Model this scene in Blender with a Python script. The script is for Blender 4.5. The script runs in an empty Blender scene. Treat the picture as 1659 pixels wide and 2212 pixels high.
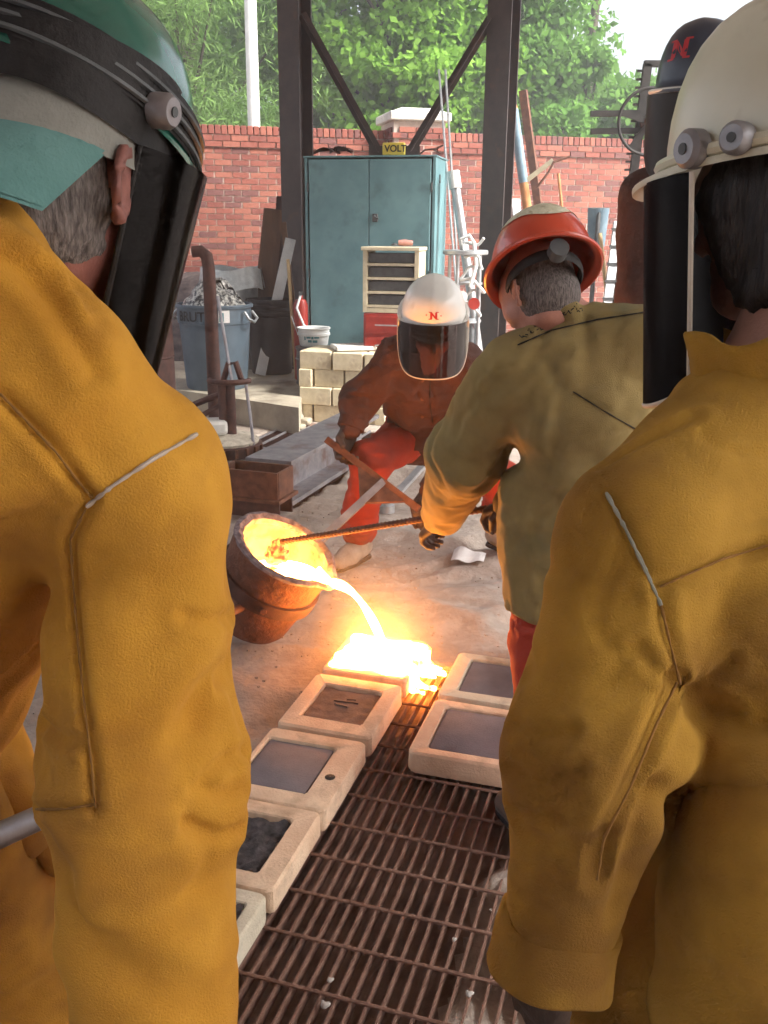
import bpy, math, random
import numpy as np
from mathutils import Vector, Matrix
from mathutils.bvhtree import BVHTree
random.seed(7); rng = np.random.default_rng(7)
scene = bpy.context.scene
COL = scene.collection
R_ = math.radians

# ------------------------------------------------------------------ camera
PITCH, ROLL = R_(16.9), R_(0.5)
cam_data = bpy.data.cameras.new('camera'); cam = bpy.data.objects.new('camera', cam_data); COL.objects.link(cam)
cam_data.sensor_fit = 'VERTICAL'; cam_data.sensor_height = 36.0; cam_data.lens = 36.0*2000/2212
cam_data.clip_start = 0.02; cam_data.clip_end = 500
CAMM = Matrix.Translation((0, 0, 1.6)) @ Matrix.Rotation(math.pi/2-PITCH, 4, 'X') @ Matrix.Rotation(ROLL, 4, 'Z')
cam.matrix_world = CAMM
scene.camera = cam
CR = np.array(CAMM.to_3x3().col[0]); CU = np.array(CAMM.to_3x3().col[1]); CF = -np.array(CAMM.to_3x3().col[2]); CP = np.array([0, 0, 1.6])

# ------------------------------------------------------------------ sky, sun, exposure
world = bpy.data.worlds.new('World'); scene.world = world; world.use_nodes = True
wn = world.node_tree.nodes; wl = world.node_tree.links
SUN_EL, SUN_AZ = R_(45), R_(112)          # azimuth clockwise from +Y
sky = wn.new('ShaderNodeTexSky'); sky.sky_type = 'NISHITA'; sky.sun_disc = False
sky.sun_elevation = SUN_EL; sky.sun_rotation = SUN_AZ; sky.air_density = 1.0; sky.dust_density = 6.0; sky.ozone_density = 1.0
hs_ = wn.new('ShaderNodeHueSaturation'); hs_.inputs['Saturation'].default_value = .45; wl.new(sky.outputs[0], hs_.inputs['Color']); wl.new(hs_.outputs[0], wn['Background'].inputs[0]); wn['Background'].inputs[1].default_value = 0.15
sun_data = bpy.data.lights.new('sun', 'SUN'); sun = bpy.data.objects.new('sun', sun_data); COL.objects.link(sun)
sun_data.energy = 3.4; sun_data.angle = R_(12); sun_data.color = (1.0, 0.96, 0.88)
sd = Vector((math.sin(SUN_AZ)*math.cos(SUN_EL), math.cos(SUN_AZ)*math.cos(SUN_EL), math.sin(SUN_EL)))
sun.rotation_euler = sd.to_track_quat('Z', 'Y').to_euler()
cy = scene.cycles; cy.volume_bounces = 0; cy.use_adaptive_sampling = True; cy.adaptive_threshold = .03; cy.adaptive_min_samples = 16; cy.use_denoising = True; cy.volume_step_rate = 3.0; cy.volume_max_steps = 96; cy.max_bounces = 7; cy.diffuse_bounces = 3; cy.glossy_bounces = 3; cy.transmission_bounces = 4; cy.transparent_max_bounces = 10; cy.caustics_reflective = False; cy.caustics_refractive = False
scene.view_settings.view_transform = 'Standard'; scene.view_settings.look = 'None'
scene.view_settings.exposure = 1.6; scene.view_settings.gamma = 1.0

# ------------------------------------------------------------------ helpers
def V3(*a): return np.array(a, float)
def unit(v): v = np.asarray(v, float); return v/(np.linalg.norm(v)+1e-12)
def PX(x, y, Y=None, z=None, d=None):
    """point of the place seen at (x, y) of a 1659x2212 view, at world depth Y, height z or axial depth d"""
    v = CR*(x-829.5)/2000+CU*(1106-y)/2000+CF
    t = Y/v[1] if Y is not None else ((z-1.6)/v[2] if z is not None else d)
    return CP+v*t
MW = {}
def thing(name, label, cat, loc=(0, 0, 0), rotz=0, group=None):
    o = bpy.data.objects.new(name, None); COL.objects.link(o); o.empty_display_size = .1
    o.location = tuple(float(c) for c in loc); o.rotation_euler = (0, 0, rotz)
    o['label'] = label; o['category'] = cat
    if group: o['group'] = group
    MW[o.name] = Matrix.Translation(o.location) @ Matrix.Rotation(rotz, 4, 'Z')
    return o
def tag(o, label, cat, group=None):
    o['label'] = label; o['category'] = cat
    if group: o['group'] = group
    return o
def link_mesh(name, me, mats, parent=None, world=True, smooth=True, base=None, angle=40):
    """mesh given in world coordinates (world=True) or in the parent's own frame"""
    o = bpy.data.objects.new(name, me); COL.objects.link(o)
    for m in (mats if isinstance(mats, (list, tuple)) else [mats]): me.materials.append(m)
    if parent is not None:
        o.parent = parent; M = MW[parent.name]; MW[o.name] = M
        if world: me.transform(M.inverted())
    else:
        n = len(me.vertices); co = np.empty(n*3, np.float32); me.vertices.foreach_get('co', co); co = co.reshape(-1, 3)
        b = V3((co[:, 0].min()+co[:, 0].max())/2, (co[:, 1].min()+co[:, 1].max())/2, co[:, 2].min()) if base is None else np.asarray(base)
        o.location = tuple(float(c) for c in b); me.transform(Matrix.Translation(-Vector(b))); MW[o.name] = Matrix.Translation(o.location)
    if smooth:
        me.shade_smooth()
        if angle < 180: me.set_sharp_from_angle(angle=R_(angle))
    return o
class MB:
    def __init__(s): s.v = []; s.f = []; s.m = []; s.mi = 0
    def add(s, vs, fs):
        o = len(s.v); s.v += [tuple(map(float, p)) for p in vs]; s.f += [tuple(i+o for i in f) for f in fs]; s.m += [s.mi]*len(fs); return s
    def box(s, c, size, rz=0, rot=None, taper=1.0, bev=0.0):
        hx, hy, hz = [k/2 for k in size]
        if bev > 0:
            b = min(bev, hx*.9, hy*.9, hz*.9); P = []; 
            for (z, k) in ((-hz, 1), (-hz+b, 0), (hz-b, 0), (hz, 1)):
                ix, iy = hx-(b if k else 0), hy-(b if k else 0)
                P += [(ix, -iy+b*(1-k), z), (ix, iy-b*(1-k), z), (ix-b*(1-k), iy, z), (-ix+b*(1-k), iy, z), (-ix, iy-b*(1-k), z), (-ix, -iy+b*(1-k), z), (-ix+b*(1-k), -iy, z), (ix-b*(1-k), -iy, z)]
            F = [tuple(range(7, -1, -1)), tuple(range(24, 32))]
            for l in range(3):
                for i in range(8): F.append((l*8+i, l*8+(i+1) % 8, l*8+8+(i+1) % 8, l*8+8+i))
        else:
            t = taper
            P = [(-hx, -hy, -hz), (hx, -hy, -hz), (hx, hy, -hz), (-hx, hy, -hz), (-hx*t, -hy*t, hz), (hx*t, -hy*t, hz), (hx*t, hy*t, hz), (-hx*t, hy*t, hz)]
            F = [(3, 2, 1, 0), (4, 5, 6, 7), (0, 1, 5, 4), (1, 2, 6, 5), (2, 3, 7, 6), (3, 0, 4, 7)]
        M = rot.to_4x4() if rot is not None else Matrix.Rotation(rz, 4, 'Z')
        c = Vector(tuple(float(k) for k in c))
        return s.add([M @ Vector(p)+c for p in P], F)
    def beam(s, a, b, w, h, up=(0, 0, 1), bev=0):
        a = np.asarray(a, float); b = np.asarray(b, float); y = unit(b-a); x = np.cross(y, up)
        x = unit(x) if np.linalg.norm(x) > 1e-6 else V3(1, 0, 0); z = np.cross(x, y)
        return s.box((a+b)/2, (w, np.linalg.norm(b-a), h), rot=Matrix((x, y, z)).transposed(), bev=bev)
    def tube(s, pts, r, n=10, cap=True, flat=None):
        pts = [np.asarray(p, float) for p in pts]; m = len(pts); rs = r if hasattr(r, '__len__') else [r]*m
        ref = None; o = []; 
        for i, p in enumerate(pts):
            t = unit(pts[min(i+1, m-1)]-pts[max(i-1, 0)])
            if ref is None: ref = V3(0, 0, 1) if abs(t[2]) < .9 else V3(1, 0, 0)
            x = unit(ref-t*np.dot(ref, t)); ref = x; y = np.cross(t, x)
            for k in range(n):
                a = 2*math.pi*k/n; o.append(p+rs[i]*(x*math.cos(a)+y*math.sin(a)*(flat or 1)))
        F = []
        for i in range(m-1):
            for k in range(n): F.append((i*n+k, i*n+(k+1) % n, (i+1)*n+(k+1) % n, (i+1)*n+k))
        if cap: F += [tuple(range(n-1, -1, -1)), tuple(range((m-1)*n, m*n))]
        return s.add(o, F)
    def lathe(s, prof, c=(0, 0, 0), n=32, rot=None, close=False, a0=0, a1=2*math.pi, sx=1, sy=1):
        full = abs(a1-a0-2*math.pi) < 1e-6; k = n if full else n+1; o = []
        for (r, z) in prof:
            for i in range(k):
                a = a0+(a1-a0)*i/n; o.append((r*math.cos(a)*sx, r*math.sin(a)*sy, z))
        if rot is not None: o = [rot @ Vector(p) for p in o]
        c = np.asarray(c, float); o = [np.asarray(p)+c for p in o]; F = []; m = len(prof)
        for j in range(m-1 if not close else m):
            for i in range(n):
                F.append((j*k+i, j*k+(i+1) % k, ((j+1) % m)*k+(i+1) % k, ((j+1) % m)*k+i))
        return s.add(o, F)
    def prism(s, poly, a, b, plane='xz', rot=None, c=(0, 0, 0)):
        n = len(poly); mk = {'xz': lambda p, t: (p[0], t, p[1]), 'xy': lambda p, t: (p[0], p[1], t), 'yz': lambda p, t: (t, p[0], p[1])}[plane]
        P = [Vector(mk(p, a)) for p in poly]+[Vector(mk(p, b)) for p in poly]
        if rot is not None: P = [rot @ p for p in P]
        c = Vector(tuple(float(k) for k in c)); P = [p+c for p in P]
        return s.add(P, [tuple(range(n)), tuple(range(2*n-1, n-1, -1))]+[(i, i+n, (i+1) % n+n, (i+1) % n) for i in range(n)])
    def grid(s, fn, nu, nv):
        P = [fn(i/(nu-1), j/(nv-1)) for j in range(nv) for i in range(nu)]
        return s.add(P, [(j*nu+i, j*nu+i+1, (j+1)*nu+i+1, (j+1)*nu+i) for j in range(nv-1) for i in range(nu-1)])
    def mesh(s, name='m', fix=True):
        me = bpy.data.meshes.new(name); me.from_pydata(s.v, [], s.f)
        if any(s.m): me.polygons.foreach_set('material_index', s.m)
        me.validate(); me.update()
        if fix:
            import bmesh
            b = bmesh.new(); b.from_mesh(me); bmesh.ops.recalc_face_normals(b, faces=b.faces); b.to_mesh(me); b.free()
        return me
    def build(s, name, mats, parent=None, world=True, smooth=True, base=None, angle=40, fix=True):
        return link_mesh(name, s.mesh(name, fix), mats, parent, world, smooth, base, angle)
def mesh_np(name, V, Q):
    me = bpy.data.meshes.new(name); V = np.asarray(V, np.float32); Q = np.asarray(Q, np.int32); k = Q.shape[1]
    me.vertices.add(len(V)); me.vertices.foreach_set('co', V.ravel())
    me.loops.add(Q.size); me.loops.foreach_set('vertex_index', Q.ravel())
    me.polygons.add(len(Q)); me.polygons.foreach_set('loop_start', np.arange(0, Q.size, k, dtype=np.int32))
    me.update(calc_edges=True); return me
def copy_tree(o, loc=None, rotz=None, parent=None):
    c = o.copy(); COL.objects.link(c)
    if parent is not None: c.parent = parent
    if loc is not None: c.location = loc
    if rotz is not None: c.rotation_euler = (0, 0, rotz)
    for ch in list(o.children): copy_tree(ch, parent=c)
    return c
def text_mesh(txt, size, extrude=0.0, bold=0.0):
    cu = bpy.data.curves.new('lettering', 'FONT'); cu.body = txt; cu.size = size; cu.align_x = 'CENTER'; cu.align_y = 'CENTER'; cu.extrude = extrude; cu.offset = bold
    o = bpy.data.objects.new('lettering', cu); COL.objects.link(o); dg = bpy.context.evaluated_depsgraph_get()
    me = bpy.data.meshes.new_from_object(o.evaluated_get(dg)); bpy.data.objects.remove(o); return me

# value noise
_L = rng.random((48, 48, 48)).astype(np.float32)*2-1
def vnoise(P):
    i = np.floor(P).astype(int); f = P-i; f = f*f*(3-2*f); r = 0
    for dx in (0, 1):
        for dy in (0, 1):
            for dz in (0, 1):
                w = (f[..., 0] if dx else 1-f[..., 0])*(f[..., 1] if dy else 1-f[..., 1])*(f[..., 2] if dz else 1-f[..., 2])
                r = r+w*_L[(i[..., 0]+dx) % 48, (i[..., 1]+dy) % 48, (i[..., 2]+dz) % 48]
    return r
def fbm(P, o=3):
    r = 0; a = 1
    for k in range(o): r = r+a*vnoise(P*(2**k)+17.3*k); a *= .5
    return r

# implicit surfaces: smooth unions of tapered capsules, meshed by surface nets
def surface_nets(f, org, h):
    s = f < 0; nx, ny, nz = f.shape
    cor = [(dx, dy, dz) for dx in (0, 1) for dy in (0, 1) for dz in (0, 1)]
    sub = lambda A, c: A[c[0]:nx-1+c[0], c[1]:ny-1+c[1], c[2]:nz-1+c[2]]
    cnt = sum(sub(s, c).astype(np.int8) for c in cor); act = (cnt > 0) & (cnt < 8)
    I = np.argwhere(act); idm = -np.ones(act.shape, np.int32); idm[act] = np.arange(len(I))
    fv = [f[I[:, 0]+c[0], I[:, 1]+c[1], I[:, 2]+c[2]] for c in cor]
    acc = np.zeros((len(I), 3)); n = np.zeros(len(I))
    for a in range(8):
        for b in range(a+1, 8):
            d = np.array(cor[b])-np.array(cor[a])
            if np.abs(d).sum() != 1: continue
            m = (fv[a] < 0) != (fv[b] < 0); t = np.where(m, fv[a]/np.where(m, fv[a]-fv[b], 1), 0)
            acc += np.where(m[:, None], np.array(cor[a])+t[:, None]*d, 0); n += m
    V = org+h*(I+acc/n[:, None]); Q = []
    for ax in range(3):
        b, c = (ax+1) % 3, (ax+2) % 3
        sl0 = [slice(None)]*3; sl1 = [slice(None)]*3; sl0[ax] = slice(0, -1); sl1[ax] = slice(1, None)
        A, B = s[tuple(sl0)], s[tuple(sl1)]; E = np.argwhere(A != B)
        E = E[(E[:, b] > 0) & (E[:, c] > 0) & (E[:, b] < f.shape[b]-1) & (E[:, c] < f.shape[c]-1)]
        def cell(db, dc):
            K = E.copy(); K[:, b] -= db; K[:, c] -= dc; return idm[K[:, 0], K[:, 1], K[:, 2]]
        q = np.stack([cell(1, 1), cell(0, 1), cell(0, 0), cell(1, 0)], 1)
        fl = ~A[E[:, 0], E[:, 1], E[:, 2]]; q[fl] = q[fl][:, ::-1]; Q.append(q)
    return V, np.concatenate(Q)
def sdf(prims, h=.01, k=.03, cuts=(), pad=.05):
    """prims: (a, b, r1, r2[, opts]) tapered capsules, opts: k, flat=(dir, s), sub=True"""
    lo = np.min([np.minimum(np.asarray(p[0])-p[2]*1.6, np.asarray(p[1])-p[3]*1.6) for p in prims], 0)-pad
    hi = np.max([np.maximum(np.asarray(p[0])+p[2]*1.6, np.asarray(p[1])+p[3]*1.6) for p in prims], 0)+pad
    n = np.ceil((hi-lo)/h).astype(int)+1; ax = [lo[i]+h*np.arange(n[i]) for i in range(3)]
    f = np.full(n, .3, np.float32)
    for p in prims:
        a, b, r1, r2 = np.asarray(p[0], float), np.asarray(p[1], float), p[2], p[3]; o = p[4] if len(p) > 4 else {}
        kk = o.get('k', k); fl = o.get('flat'); mr = max(r1, r2)*1.5+kk+3*h
        i0 = np.maximum(((np.minimum(a, b)-mr-lo)/h).astype(int), 0); i1 = np.minimum(np.ceil((np.maximum(a, b)+mr-lo)/h).astype(int)+1, n)
        sl = tuple(slice(i0[i], i1[i]) for i in range(3))
        X, Y, Z = np.meshgrid(*[ax[i][sl[i]] for i in range(3)], indexing='ij', sparse=True)
        px, py, pz = X-a[0], Y-a[1], Z-a[2]; ab = b-a; L2 = ab@ab+1e-12
        t = np.clip((px*ab[0]+py*ab[1]+pz*ab[2])/L2, 0, 1)
        qx, qy, qz = px-t*ab[0], py-t*ab[1], pz-t*ab[2]
        if fl is not None:
            w = unit(fl[0]); g = (qx*w[0]+qy*w[1]+qz*w[2])*(1/fl[1]-1); qx, qy, qz = qx+g*w[0], qy+g*w[1], qz+g*w[2]
        d = np.sqrt(qx*qx+qy*qy+qz*qz)-(r1+(r2-r1)*t)
        F = f[sl]
        if o.get('sub'):
            f[sl] = np.maximum(F, -d)
        else:
            hh = np.maximum(kk-np.abs(F-d), 0)/kk; f[sl] = np.minimum(F, d)-hh*hh*kk*.25
    for (pt, nrm) in cuts:
        nrm = unit(nrm); pt = np.asarray(pt)
        X, Y, Z = np.meshgrid(*ax, indexing='ij', sparse=True)
        f = np.maximum(f, (X-pt[0])*nrm[0]+(Y-pt[1])*nrm[1]+(Z-pt[2])*nrm[2])
    f[0] = f[-1] = .3; f[:, 0] = f[:, -1] = .3; f[:, :, 0] = f[:, :, -1] = .3
    return surface_nets(f, lo, h)
def normals(V, Q):
    n = np.cross(V[Q[:, 2]]-V[Q[:, 0]], V[Q[:, 3]]-V[Q[:, 1]]); qi = Q.T.ravel(); N = np.stack([np.bincount(qi, np.tile(n[:, k], 4), len(V)) for k in range(3)], 1)
    return N/(np.linalg.norm(N, axis=1, keepdims=True)+1e-12)
def seg_dist(V, pts):
    best = np.full(len(V), 9.0)
    for a, b in zip(pts[:-1], pts[1:]):
        ab = b-a; t = np.clip((V-a)@ab/(ab@ab+1e-12), 0, 1); best = np.minimum(best, np.linalg.norm(V-a-t[:, None]*ab, axis=1))
    return best
class Cloth:
    """a garment surface: implicit base, noise folds, then seams and creases pressed in along lines on it"""
    def __init__(s, prims, h, k=.04, cuts=()):
        s.V, s.Q = sdf(prims, h, k, cuts); s.N = normals(s.V, s.Q)
    def wrinkle(s, amp, freq, axis=(0, 0, 1), stretch=.35, seed=0, where=None, ridged=False):
        w = unit(axis); P = s.V*freq; P = P+(stretch-1)*np.outer(P@w, w)+seed*7.7
        P = P+.5*np.stack([vnoise(P*.6+3), vnoise(P*.6+9), vnoise(P*.6+15)], 1)
        d = fbm(P, 2); d = (1-2*np.abs(d)) if ridged else d
        if where is not None: d = d*where(s.V)
        s.V = s.V+s.N*(amp*d)[:, None]; s.N = normals(s.V, s.Q); return s
    def folds(s, amp, freq, axis=(0, 0, 1), stretch=.35, seed=0, width=.16, where=None):
        w = unit(axis); P = s.V*freq; P = P+(stretch-1)*np.outer(P@w, w)+seed*5.3; P = P+.7*np.stack([vnoise(P*.5+3), vnoise(P*.5+9), vnoise(P*.5+15)], 1)
        n = fbm(P, 2); m = np.clip(.5+1.2*vnoise(P*.45+31), 0, 1); d = -np.exp(-(n/width)**2)*m+.45*np.exp(-((n-2*width)/(width*1.3))**2)*m
        if where is not None: d = d*where(s.V)
        s.V = s.V+s.N*(amp*d)[:, None]; s.N = normals(s.V, s.Q); return s
    def relax(s, it=1, w=.5):
        Q = s.Q; n = len(s.V); qi = Q.T.ravel(); c = 2.0*np.bincount(qi, minlength=n)
        for _ in range(it):
            w_ = np.concatenate([s.V[Q[:, (i+1) % 4]]+s.V[Q[:, (i-1) % 4]] for i in range(4)]); a = np.stack([np.bincount(qi, w_[:, k], n) for k in range(3)], 1)
            s.V = s.V*(1-w)+w*a/np.maximum(c, 1)[:, None]
        s.N = normals(s.V, s.Q); return s
    def bvh(s): s._b = BVHTree.FromPolygons([tuple(v) for v in s.V], [tuple(q) for q in s.Q.tolist()]); return s._b
    def project(s, pix):
        b = s.bvh(); out = []
        for (x, y) in pix:
            d = unit(PX(x, y, d=1)-CP); h = b.ray_cast(Vector(CP), Vector(d))
            if h[0] is not None: out.append(np.array(h[0]))
        return out
    def crease(s, pix, depth, width, lip=0.0, pts=None):
        pts = pts or s.project(dense(pix))
        if len(pts) < 2: return []
        d = seg_dist(s.V, pts); s.V = s.V-s.N*(depth*np.exp(-(d/width)**2)-lip*np.exp(-((d-2.2*width)/width)**2))[:, None]; s.N = normals(s.V, s.Q); return pts
    def build(s, name, mat, parent): 
        return link_mesh(name, mesh_np(name, s.V, s.Q), mat, parent, angle=180)
def dense(pix, n=8):
    out = []
    for a, b in zip(pix[:-1], pix[1:]):
        for i in range(n): out.append((a[0]+(b[0]-a[0])*i/n, a[1]+(b[1]-a[1])*i/n))
    return out+[pix[-1]]

# ------------------------------------------------------------------ materials
def mat(name, c1, c2=None, scale=6, rough=.7, metal=0.0, bump=0.0, bscale=60, ramp=(.35, .65), c3=None, s3=1.5, r3=(.5, .7), sheen=0.0, coat=0.0, stretch=None, detail=5, emit=None, es=0, subs=0, bdetail=4, rough2=None, spec=.5):
    m = bpy.data.materials.new(name); m.use_nodes = True; nt = m.node_tree; N = nt.nodes; L = nt.links; b = N['Principled BSDF']
    b.inputs['Roughness'].default_value = rough; b.inputs['Metallic'].default_value = metal; b.inputs['Specular IOR Level'].default_value = spec
    if sheen: b.inputs['Sheen Weight'].default_value = sheen; b.inputs['Sheen Roughness'].default_value = .5; b.inputs['Sheen Tint'].default_value = (*c1, 1)
    if coat: b.inputs['Coat Weight'].default_value = coat; b.inputs['Coat Roughness'].default_value = .15
    if emit: b.inputs['Emission Color'].default_value = (*emit, 1); b.inputs['Emission Strength'].default_value = es
    tc = N.new('ShaderNodeTexCoord'); src = tc.outputs['Object']
    if stretch: mp = N.new('ShaderNodeMapping'); mp.inputs['Scale'].default_value = stretch; L.new(src, mp.inputs[0]); src = mp.outputs[0]
    def noise(sc, det=detail):
        n = N.new('ShaderNodeTexNoise'); n.inputs['Scale'].default_value = sc; n.inputs['Detail'].default_value = det; n.inputs['Roughness'].default_value = .6; L.new(src, n.inputs['Vector']); return n
    def rampn(f, a, b_, ca, cb):
        r = N.new('ShaderNodeValToRGB'); L.new(f, r.inputs[0]); r.color_ramp.elements[0].position = a; r.color_ramp.elements[1].position = b_
        r.color_ramp.elements[0].color = (*ca, 1); r.color_ramp.elements[1].color = (*cb, 1); return r
    if c2 is None: b.inputs['Base Color'].default_value = (*c1, 1); out = None
    else:
        n1 = noise(scale); out = rampn(n1.outputs[0], ramp[0], ramp[1], c1, c2).outputs[0]
        if rough2 is not None:
            mr = N.new('ShaderNodeMapRange'); L.new(n1.outputs[0], mr.inputs[0]); mr.inputs[1].default_value = ramp[0]; mr.inputs[2].default_value = ramp[1]; mr.inputs[3].default_value = rough; mr.inputs[4].default_value = rough2; L.new(mr.outputs[0], b.inputs['Roughness'])
        if c3 is not None:
            n3 = noise(s3, 4); r3n = rampn(n3.outputs[0], r3[0], r3[1], (0, 0, 0), (1, 1, 1)); mx = N.new('ShaderNodeMix'); mx.data_type = 'RGBA'
            L.new(r3n.outputs[0], mx.inputs[0]); L.new(out, mx.inputs[6]); mx.inputs[7].default_value = (*c3, 1); out = mx.outputs[2]
        L.new(out, b.inputs['Base Color'])
    if bump:
        nb = noise(bscale, bdetail); bp = N.new('ShaderNodeBump'); bp.inputs['Strength'].default_value = min(1, bump); bp.inputs['Distance'].default_value = .004*max(1, bump) if bscale > 40 else .015*max(1, bump)
        L.new(nb.outputs[0], bp.inputs['Height']); L.new(bp.outputs[0], b.inputs['Normal'])
    return m
def tinted(name, col, rough=.05, fac=.12, gl=.9):
    m = bpy.data.materials.new(name); m.use_nodes = True; N = m.node_tree.nodes; L = m.node_tree.links
    for n in list(N):
        if n.type == 'BSDF_PRINCIPLED': N.remove(n)
    t = N.new('ShaderNodeBsdfTransparent'); t.inputs[0].default_value = (*col, 1); g = N.new('ShaderNodeBsdfGlossy'); g.inputs['Roughness'].default_value = rough; g.inputs[0].default_value = (gl, gl, gl*1.06, 1)
    fr = N.new('ShaderNodeFresnel'); fr.inputs[0].default_value = 1.45; ad = N.new('ShaderNodeMath'); ad.operation = 'ADD'; ad.inputs[1].default_value = fac-.04; L.new(fr.outputs[0], ad.inputs[0])
    mx = N.new('ShaderNodeMixShader'); L.new(ad.outputs[0], mx.inputs[0]); L.new(t.outputs[0], mx.inputs[1]); L.new(g.outputs[0], mx.inputs[2]); L.new(mx.outputs[0], N['Material Output'].inputs[0]); return m
def glow(name, col, st, col2=None, st2=None, scale=30, ramp=(.4, .6)):
    m = bpy.data.materials.new(name); m.use_nodes = True; N = m.node_tree.nodes; L = m.node_tree.links; b = N['Principled BSDF']
    b.inputs['Base Color'].default_value = (.05, .03, .02, 1); b.inputs['Roughness'].default_value = .5; b.inputs['Emission Color'].default_value = (*col, 1); b.inputs['Emission Strength'].default_value = st
    if col2:
        tc = N.new('ShaderNodeTexCoord'); n = N.new('ShaderNodeTexNoise'); n.inputs['Scale'].default_value = scale; n.inputs['Detail'].default_value = 4; L.new(tc.outputs['Object'], n.inputs[0])
        r = N.new('ShaderNodeValToRGB'); L.new(n.outputs[0], r.inputs[0]); r.color_ramp.elements[0].position, r.color_ramp.elements[1].position = ramp
        r.color_ramp.elements[0].color = (*col, 1); r.color_ramp.elements[1].color = (*col2, 1); L.new(r.outputs[0], b.inputs['Emission Color'])
        mr = N.new('ShaderNodeMapRange'); L.new(n.outputs[0], mr.inputs[0]); mr.inputs[1].default_value, mr.inputs[2].default_value = ramp; mr.inputs[3].default_value = st; mr.inputs[4].default_value = st2; L.new(mr.outputs[0], b.inputs['Emission Strength'])
    return m
# ------------------------------------------------------------------ shared materials
M = {}
M['sand'] = mat('sand', (.32, .27, .23), (.415, .355, .31), scale=16, rough=.95, bump=.8, bscale=34, c3=(.24, .18, .145), s3=1.3, r3=(.48, .8))
M['pit'] = mat('pit dirt', (.17, .11, .088), (.30, .205, .165), scale=9, rough=1, bump=1, bscale=60)
M['concrete'] = mat('concrete', (.30, .26, .20), (.46, .41, .32), scale=4, rough=.9, bump=.5, bscale=120, c3=(.16, .13, .10), s3=2.2, r3=(.55, .75))
M['grate'] = mat('dusty rusty grate', (.15, .075, .052), (.26, .15, .11), scale=18, rough=.85, metal=.1, bump=.5, bscale=140)
M['rust'] = mat('rusty steel', (.10, .04, .025), (.20, .085, .05), scale=18, rough=.75, metal=.25, bump=.6, bscale=140)
M['rust_dark'] = mat('dark rusty steel', (.05, .025, .022), (.11, .05, .04), scale=14, rough=.7, metal=.3, bump=.5, bscale=120)
M['column'] = mat('brown painted steel', (.035, .026, .026), (.06, .042, .04), scale=9, rough=.55, bump=.2, bscale=90, c3=(.09, .045, .03), s3=5, r3=(.6, .7))
M['mortar'] = mat('mortar', (.48, .39, .34), (.60, .50, .44), scale=30, rough=.95, bump=.4, bscale=200)
BR = [mat('brick %d' % i, a, b, scale=40, rough=.9, bump=.5, bscale=160) for i, (a, b) in enumerate([((.25, .075, .056), (.33, .108, .080)), ((.20, .062, .050), (.27, .088, .068)), ((.31, .105, .074), (.38, .14, .10)), ((.15, .062, .058), (.22, .09, .080))])]
M['bark'] = mat('bark', (.05, .04, .03), (.10, .08, .06), scale=20, rough=.95, bump=1, bscale=30, stretch=(1, 1, .2))
M['white_metal'] = mat('white painted metal', (.62, .63, .62), (.74, .75, .74), scale=8, rough=.5)
M['steel'] = mat('grey steel', (.22, .22, .24), (.34, .33, .35), scale=12, rough=.5, metal=.6, bump=.2, c3=(.17, .10, .08), s3=4, r3=(.55, .7))
M['galv'] = mat('galvanised steel', (.38, .40, .42), (.52, .54, .56), scale=15, rough=.42, metal=.7)
M['black_rubber'] = mat('black plastic', (.006, .006, .008), (.014, .014, .016), scale=20, rough=.5, spec=.25)

# ------------------------------------------------------------------ ground: one sheet with the two drain pits pressed into it
AZ = R_(17); GB = V3(math.sin(AZ), math.cos(AZ), 0); GC = V3(math.cos(AZ), -math.sin(AZ), 0)
def ST(s, t, z=0): return GB*s+GC*t+V3(0, 0, z)
def axis_lines(lo, hi, step, far):
    return np.concatenate([-np.array(far[::-1])+lo, np.arange(lo, hi, step), np.array(far)+hi])
gx = axis_lines(-2.2, 2.0, .024, [.3, 1, 3, 8, 25, 80, 250]); gy = axis_lines(.5, 7.6, .026, [.3, 1, 3, 8, 25, 80, 250])
GX, GY = np.meshgrid(gx, gy, indexing='ij'); S_ = GX*GB[0]+GY*GB[1]; T_ = GX*GC[0]+GY*GC[1]
def sstep(x, a, b): t = np.clip((x-a)/(b-a), 0, 1); return t*t*(3-2*t)
near = sstep(GX, -2.4, -1.9)*sstep(-GX, -2.2, -1.7)*sstep(GY, .3, .7)*sstep(-GY, -7.8, -7.2)
P2 = np.stack([GX*2.2+GY*.5, GY*4.2-GX*.8, GX*0], -1); P2 = P2+.8*np.stack([vnoise(P2*.5+5), vnoise(P2*.5+11), P2[..., 0]*0], -1)
rip = 1-2*np.abs(fbm(P2, 3)); P3 = np.stack([GX*9, GY*9, GX*0+4], -1)
hgt = near*(.024*rip+.009*fbm(P3, 3)+.03*vnoise(np.stack([GX*.8, GY*.8, GX*0], -1))*sstep(GY, 2.2, 3.2))-.004
hgt = np.where(GY > 7.2, hgt*.3, hgt)
edge = .02*fbm(np.stack([GX*7, GY*7, GX*0+9], -1), 2)
pit1 = sstep(S_+edge, .25, .30)*sstep(-S_+edge, -3.16, -3.10)*sstep(T_+edge*.3, -.99, -.95)*sstep(-T_+edge*1.6+np.clip((S_-1.9)*.34, 0, .24), .305, .43)
pit2 = sstep(S_, 4.98, 5.02)*sstep(-S_, -7.22, -7.16)*sstep(T_, -3.14, -3.10)*sstep(-T_, 2.07, 2.11)
pfl = -.048+.02*fbm(np.stack([GX*8, GY*8, GX*0+2], -1), 3)
hgt = hgt*(1-pit1)+pfl*pit1; hgt = hgt*(1-pit2)+(pfl-.05)*pit2
nx_, ny_ = GX.shape; ii = np.arange(nx_*ny_).reshape(nx_, ny_)
Qg = np.stack([ii[:-1, :-1], ii[1:, :-1], ii[1:, 1:], ii[:-1, 1:]], -1).reshape(-1, 4)
gme = mesh_np('ground', np.stack([GX, GY, hgt], -1).reshape(-1, 3), Qg)
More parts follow.
